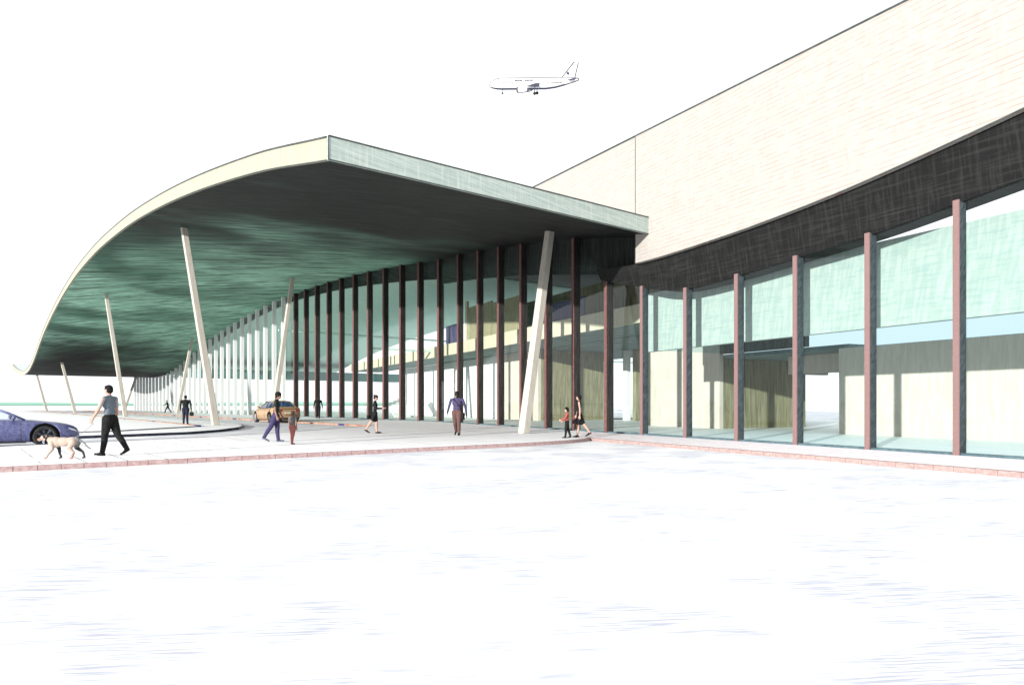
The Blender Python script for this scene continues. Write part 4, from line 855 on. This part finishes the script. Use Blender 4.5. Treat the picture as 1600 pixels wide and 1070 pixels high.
        if detail.get('head'):
            d0, d1, f0, f1 = detail['head']; m = MB(); n = 6; vs = []; fs = []
            for i in range(n+1):
                d_ = d0 + (d1-d0)*i/n; k = math.sin(math.pi*(0.12 + 0.76*i/n)); fm = f0 + (f1-f0)*i/n
                vs += [skin(d_, fm - 0.075*k) + Vector((0, s*0.004, 0)), skin(d_, fm + 0.075*k) + Vector((0, s*0.004, 0)), skin(d_, fm + 0.075*k) + Vector((0, -s*0.06, 0)), skin(d_, fm - 0.075*k) + Vector((0, -s*0.06, 0))]
            for i in range(n):
                for k in range(4): fs.append((i*4+k, i*4+(k+1) % 4, (i+1)*4+(k+1) % 4, (i+1)*4+k))
            fs += [(0, 1, 2, 3), tuple(n*4+k for k in (3, 2, 1, 0))]; m.add(vs, fs); m.build('headlight', M_lamp, root)
            d_ = detail['intake']; m = MB(); a = skin(d_, 0.30); m.hexa([skin(d_-0.13, 0.16)+Vector((0, s*0.004, 0)), skin(d_+0.14, 0.16)+Vector((0, s*0.004, 0)), skin(d_+0.14, 0.16)+Vector((0, -s*.1, 0)), skin(d_-0.13, 0.16)+Vector((0, -s*.1, 0))], [skin(d_-0.10, 0.44)+Vector((0, s*0.004, 0)), skin(d_+0.10, 0.44)+Vector((0, s*0.004, 0)), skin(d_+0.10, 0.44)+Vector((0, -s*.1, 0)), skin(d_-0.10, 0.44)+Vector((0, -s*.1, 0))]); m.build('air_intake', M_dark, root)
        if detail.get('tail'):
            d0, z0, z1 = detail['tail']; m = MB(); yb = interp(wd, L - 0.12)
            m.box(-L/2 - 0.012, -L/2 + 0.22, s*yb*0.50, s*yb*0.93, z0, z1); m.build('tail_light', M_tail, root, bevel=0.03)
    if detail.get('rear'):
        m = MB(); yb = interp(wd, L)*0.9; m.box(-L/2 - 0.05, -L/2 + 0.05, -yb, yb, 0.22, 0.36); m.build('bumper', M_dark, root, bevel=0.03)
        m = MB(); m.box(-L/2 - 0.022, -L/2 + 0.02, -0.27, 0.27, 0.60, 0.72); m.build('number_plate', M_mezz, root, bevel=0.008)
        m = MB(); m.box(-L/2 - 0.018, -L/2 + 0.03, -yb*0.95, yb*0.95, 0.50, 0.515); m.box(-L/2 - 0.012, -L/2 + 0.06, -yb*0.9, yb*0.9, 0.915, 0.93); m.build('boot_seam', M_dark, root)
    return root
M_blue = pencil('car_paint_violet_blue', (0.09, 0.105, 0.29, 1), (0.25, 0.27, 0.50, 1), 0.65, (9, 9, 26), (0, R(4), 0), 0.38, dim=0.66, alt2=(0.05, 0.05, 0.15, 1), sc2=(22, 9, 5), amt2=0.5, spec=0.5, coat=0.3)
M_bronze = pencil('car_paint_bronze', (0.50, 0.30, 0.15, 1), (0.68, 0.48, 0.30, 1), 0.6, (8, 8, 20), (0, R(4), 0), 0.36, dim=0.66, alt2=(0.28, 0.14, 0.08, 1), sc2=(20, 9, 6), amt2=0.4, spec=0.5, coat=0.3)
HP = math.atan2(0.624, 0.782)                                         # heading along +p
wc = F1 @ Vector((2.15, 27.5, RZ))
car('parked_car', wc + (F1.to_3x3() @ Vector((-1.35, 0, 0))), HP, 'violet blue coupe cut by the left frame edge behind the dog', 'car', M_blue, 4.6,
    [(0, .46), (.05, .55), (.18, .64), (.5, .73), (1.0, .80), (1.5, .86), (2.2, .865), (3.2, .90), (3.9, .95), (4.35, .93), (4.52, .84), (4.6, .7)],
    [(0, .30), (.1, .20), (.4, .16), (4.1, .17), (4.45, .24), (4.6, .36)],
    [(0, .50), (.06, .66), (.2, .78), (.5, .86), (.95, .90), (2.3, .90), (3.65, .92), (4.2, .87), (4.5, .78), (4.6, .70)],
    (.98, 3.66), .335, .255, dict(A0=(1.50, .74, .86), A1=(2.30, .55, 1.25), C1=(3.30, .54, 1.27), C0=(4.12, .66, .93), zr=1.315, B=2.95, cw=.10), M_carglass, M_rim_d, 7, True,
    dict(seams=(1.62, 3.0), handles=(2.72,), head=(0.34, 0.08, 0.80, 0.72), intake=0.14))
cc = F1 @ Vector((18.2, 50.8, RZ))
bc_ = car('parked_car', cc, math.atan2(ay, ax), 'bronze saloon parked at the kerb, seen from its rear corner', 'car', M_bronze, 4.75,
    [(0, .55), (.06, .66), (.2, .74), (.6, .82), (1.15, .90), (1.6, .94), (2.4, .95), (3.6, .99), (4.1, 1.03), (4.55, 1.02), (4.7, .97), (4.75, .80)],
    [(0, .34), (.1, .24), (.4, .19), (4.2, .2), (4.6, .26), (4.75, .36)],
    [(0, .58), (.06, .70), (.2, .80), (.5, .87), (.95, .91), (2.4, .915), (3.7, .92), (4.3, .88), (4.6, .83), (4.75, .76)],
    (.95, 3.72), .335, .235, dict(A0=(1.50, .76, .94), A1=(2.25, .60, 1.36), C1=(3.55, .59, 1.37), C0=(4.20, .70, 1.03), zr=1.42, B=2.85, cw=.13), M_carglass_b, M_rim_l, 5, True,
    dict(seams=(1.6, 2.85, 3.4), handles=(2.55, 3.3), head=(0.36, 0.08, 0.82, 0.72), intake=0.14, tail=(4.6, .70, .88), rear=True))
bc_.scale = (1.1, 1.1, 1.12)

# ------------------------------------------------------------------ airliner
M_plane = pencil('airliner_white', (0.84, 0.84, 0.85, 1), (0.74, 0.74, 0.78, 1), 0.3, (0.4, 3, 3), rough=0.5, spec=0.2)
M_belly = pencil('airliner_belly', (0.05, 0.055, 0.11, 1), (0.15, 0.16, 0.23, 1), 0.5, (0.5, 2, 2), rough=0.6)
M_pwin = pencil('airliner_windows', (0.09, 0.065, 0.065, 1), (0.16, 0.13, 0.13, 1), 0.5, (1, 1, 1)); M_pout = pencil('airliner_outline', (0.05, 0.04, 0.06, 1), (0.10, 0.085, 0.10, 1), 0.6, (0.6, 2, 2))
M_engd = pencil('engine_dark', (0.08, 0.09, 0.12, 1), (0.25, 0.26, 0.3, 1), 0.5, (2, 2, 2)); M_mark = pencil('marking_blue', (0.02, 0.025, 0.055, 1), (0.05, 0.055, 0.09, 1), 0.5, (2, 2, 2))
PY = 290.0; PX = (834 - 800) / FPX * PY; PZ = CAMH + (631 - 131) / FPX * PY
pl = empty('airliner', (PX, PY, PZ), 0, 'white twin engine airliner flying low with its wheels down', 'airliner')
pl.rotation_mode = 'ZYX'; pl.rotation_euler = Euler((0, 0, 0))
pl.rotation_mode = 'QUATERNION'
pl.rotation_quaternion = (Matrix.Rotation(R(171), 3, 'Z') @ Matrix.Rotation(R(-3.5), 3, 'Y') @ Matrix.Rotation(R(-25), 3, 'X')).to_quaternion()
LP = 37.6
fz = [(0, -0.55, .02, .02), (.25, -.5, .55, .5), (.8, -.38, 1.0, .95), (1.8, -.2, 1.45, 1.45), (3.2, -.05, 1.82, 1.85), (5, 0, 1.97, 2.05), (24, 0, 1.97, 2.05), (28, .25, 1.75, 1.80), (32, .75, 1.2, 1.3), (35.5, 1.2, .6, .72), (37.3, 1.4, .22, .3), (37.6, 1.42, .05, .05)]
mb = MB(); vs = []; fs = []; n = 28
for d, zc, hw_, hh in fz:
    for k in range(n): a = 2*math.pi*k/n; vs.append((LP/2 - d, hw_*math.cos(a), zc + hh*math.sin(a)))
for i in range(len(fz)-1):
    for k in range(n): fs.append((i*n+k, i*n+(k+1) % n, (i+1)*n+(k+1) % n, (i+1)*n+k))
mb.add(vs, fs); body = mb.build('fuselage', [M_plane, M_belly], pl, smooth=True)
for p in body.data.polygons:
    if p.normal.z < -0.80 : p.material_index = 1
# outlines on the skin: spine and belly seams
for sgn, nm in ((1, 'spine_line'), (-1, 'belly_line')):
    e = MB(); e.tube([(LP/2 - d, 0.0, zc + sgn*hh*0.99) for d, zc, hw_, hh in fz], 0.34); e.build(nm, M_pout, pl)
for s in (1, -1):
    e = MB(); e.hexa([(4.5, s*1.5, -1.3), (-2.6, s*1.5, -1.3), (-2.2, s*1.5, -1.0), (4.0, s*1.5, -1.0)], [(4.5-0.1, s*1.55, -1.29), (-2.6, s*1.55, -1.29), (-2.2, s*1.55, -1.0), (4.0, s*1.55, -1.0)])
    e = MB(); r0, r1, t0, t1 = (4.6, s*1.6, -1.15), (-2.6, s*1.6, -1.25), (-3.2, s*17, 0.35), (-4.9, s*17, 0.35)
    up_ = Vector((0, 0, 0.42)); u2 = Vector((0, 0, 0.12))
    e.hexa([r0, r1, t1, t0], [Vector(r0)*0.98 + up_*0.9, Vector(r1) + up_*0.8, Vector(t1) + u2, Vector(t0) + u2]); wg = e.build('wing', [M_plane, M_belly], pl)
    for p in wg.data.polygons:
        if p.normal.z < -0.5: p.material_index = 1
    e = MB(); e.hexa([(-14.2, s*0.8, 1.2), (-17.2, s*0.7, 1.2), (-18.6, s*6, 1.75), (-16.8, s*6, 1.75)], [(-14.2, s*0.8, 1.45), (-17.2, s*0.7, 1.3), (-18.6, s*6, 1.82), (-16.8, s*6, 1.85)]); e.build('stabilizer', M_belly, pl)
    en = MB(); en.lathe([(0.70, 5.2), (1.0, 5.6), (1.12, 5.2), (1.18, 4.2), (1.10, 2.6), (0.85, 1.5), (0.5, 1.2)], 'X', 24, (0.6, s*5.75, -2.25)); ne = en.build('engine', [M_plane, M_belly], pl, smooth=True)
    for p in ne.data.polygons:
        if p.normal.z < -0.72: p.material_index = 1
    d = MB(); d.lathe([(1.14, 5.0), (1.22, 5.05), (1.22, 5.3), (1.0, 5.7), (0.9, 5.6)], 'X', 24, (0.6, s*5.75, -2.25), close=True); d.build('intake_lip', M_pout, ne, smooth=True)
    d = MB(); d.lathe([(0.70, 5.15), (0.69, 5.25)], 'X', 20, (0.6, s*5.75, -2.25)); d.build('fan', M_engd, ne); d = MB(); d.lathe([(0.84, 1.56), (0.6, 0.95), (0.25, 0.5)], 'X', 20, (0.6, s*5.75, -2.25)); d.build('exhaust', M_engd, ne, smooth=True)
    d = MB(); d.hexa([(5.2, s*5.65, -1.3), (1.4, s*5.65, -1.3), (1.4, s*5.85, -1.3), (5.2, s*5.85, -1.3)], [(4.2, s*5.65, -0.7), (-0.4, s*5.65, -0.5), (-0.4, s*5.85, -0.5), (4.2, s*5.85, -0.7)]); d.build('pylon', M_plane, ne)
    e = MB(); e.tube([(-0.9, s*3.4, -1.0), (-0.9, s*3.8, -3.55)], 0.16, 8); ge = e.build('main_gear', M_engd, pl)
    for yy in (3.45, 4.15):
        d = MB(); d.lathe([(0.3, -0.18), (0.58, -0.2), (0.62, 0), (0.58, 0.2), (0.3, 0.18)], 'Y', 20, (-0.9, s*yy, -3.7)); d.build('wheel', M_tyre, ge, smooth=True)
    e = MB()
    x = 14.3
    while x > -12.5:
        if not (5.5 > x > 4.6): e.box(x - 0.2, x + 0.17, s*1.90, s*2.0, 0.22, 0.72)
        x -= 0.56
    w_o = e.build('cabin_windows', M_pwin, pl)
    e = MB(); e.hexa([(16.6, s*.62, .62), (15.9, s*1.28, .66), (15.75, s*1.2, .95), (16.2, s*.6, 1.0)], [(16.75, s*.66, .62), (16.0, s*1.36, .66), (15.8, s*1.28, .98), (16.3, s*.62, 1.03)]); e.build('cockpit_window', M_mark, pl)
    e = MB(); rr2 = random.Random(5); x = 7.9                          # small title lettering reads only as two dark words at this distance
    for wl in (6, 7):
        for k in range(wl):
            e.box(x - 0.42, x - 0.10, s*1.38, s*1.84, 0.92, 1.62); e.box(x - 0.16, x, s*1.38, s*1.80, 1.36 - 0.34*(k % 2), 1.46 - 0.34*(k % 2)); x -= 0.56
        x -= 0.7
    e.build('title_lettering', M_mark, pl)
e = MB(); e.hexa([(-11.6, -.16, 1.75), (-17.0, -.12, 1.75), (-17.0, .12, 1.75), (-11.6, .16, 1.75)], [(-16.6, -.07, 7.6), (-18.4, -.05, 7.6), (-18.4, .05, 7.6), (-16.6, .07, 7.6)]); tf = e.build('tail_fin', M_plane, pl)
e = MB(); e.tube([(-11.6, 0, 1.8), (-16.55, 0, 7.62), (-18.4, 0, 7.62), (-17.05, 0, 1.9)], 0.27, 5); e.tube([(-15.8, 0, 2.2), (-17.6, 0, 7.2)], 0.10, 5); e.build('fin_outline', M_pout, tf)
for s in (1, -1):
    e = MB(); e.hexa([(-13.55, s*.10, 3.4), (-14.6, s*.10, 3.0), (-14.6, s*.2, 3.0), (-13.55, s*.2, 3.4)], [(-14.1, s*.10, 4.4), (-15.0, s*.10, 3.9), (-15.0, s*.2, 3.9), (-14.1, s*.2, 4.4)]); e.build('tail_emblem', M_mark, tf)
e = MB(); e.tube([(13.4, 0, -1.6), (13.4, 0, -3.5)], 0.12, 8); ge = e.build('nose_gear', M_engd, pl)
for yy in (-0.25, 0.25):
    d = MB(); d.lathe([(0.2, -0.11), (0.38, -0.12), (0.4, 0), (0.38, 0.12), (0.2, 0.11)], 'Y', 16, (13.4, yy, -3.6)); d.build('wheel', M_tyre, ge, smooth=True)
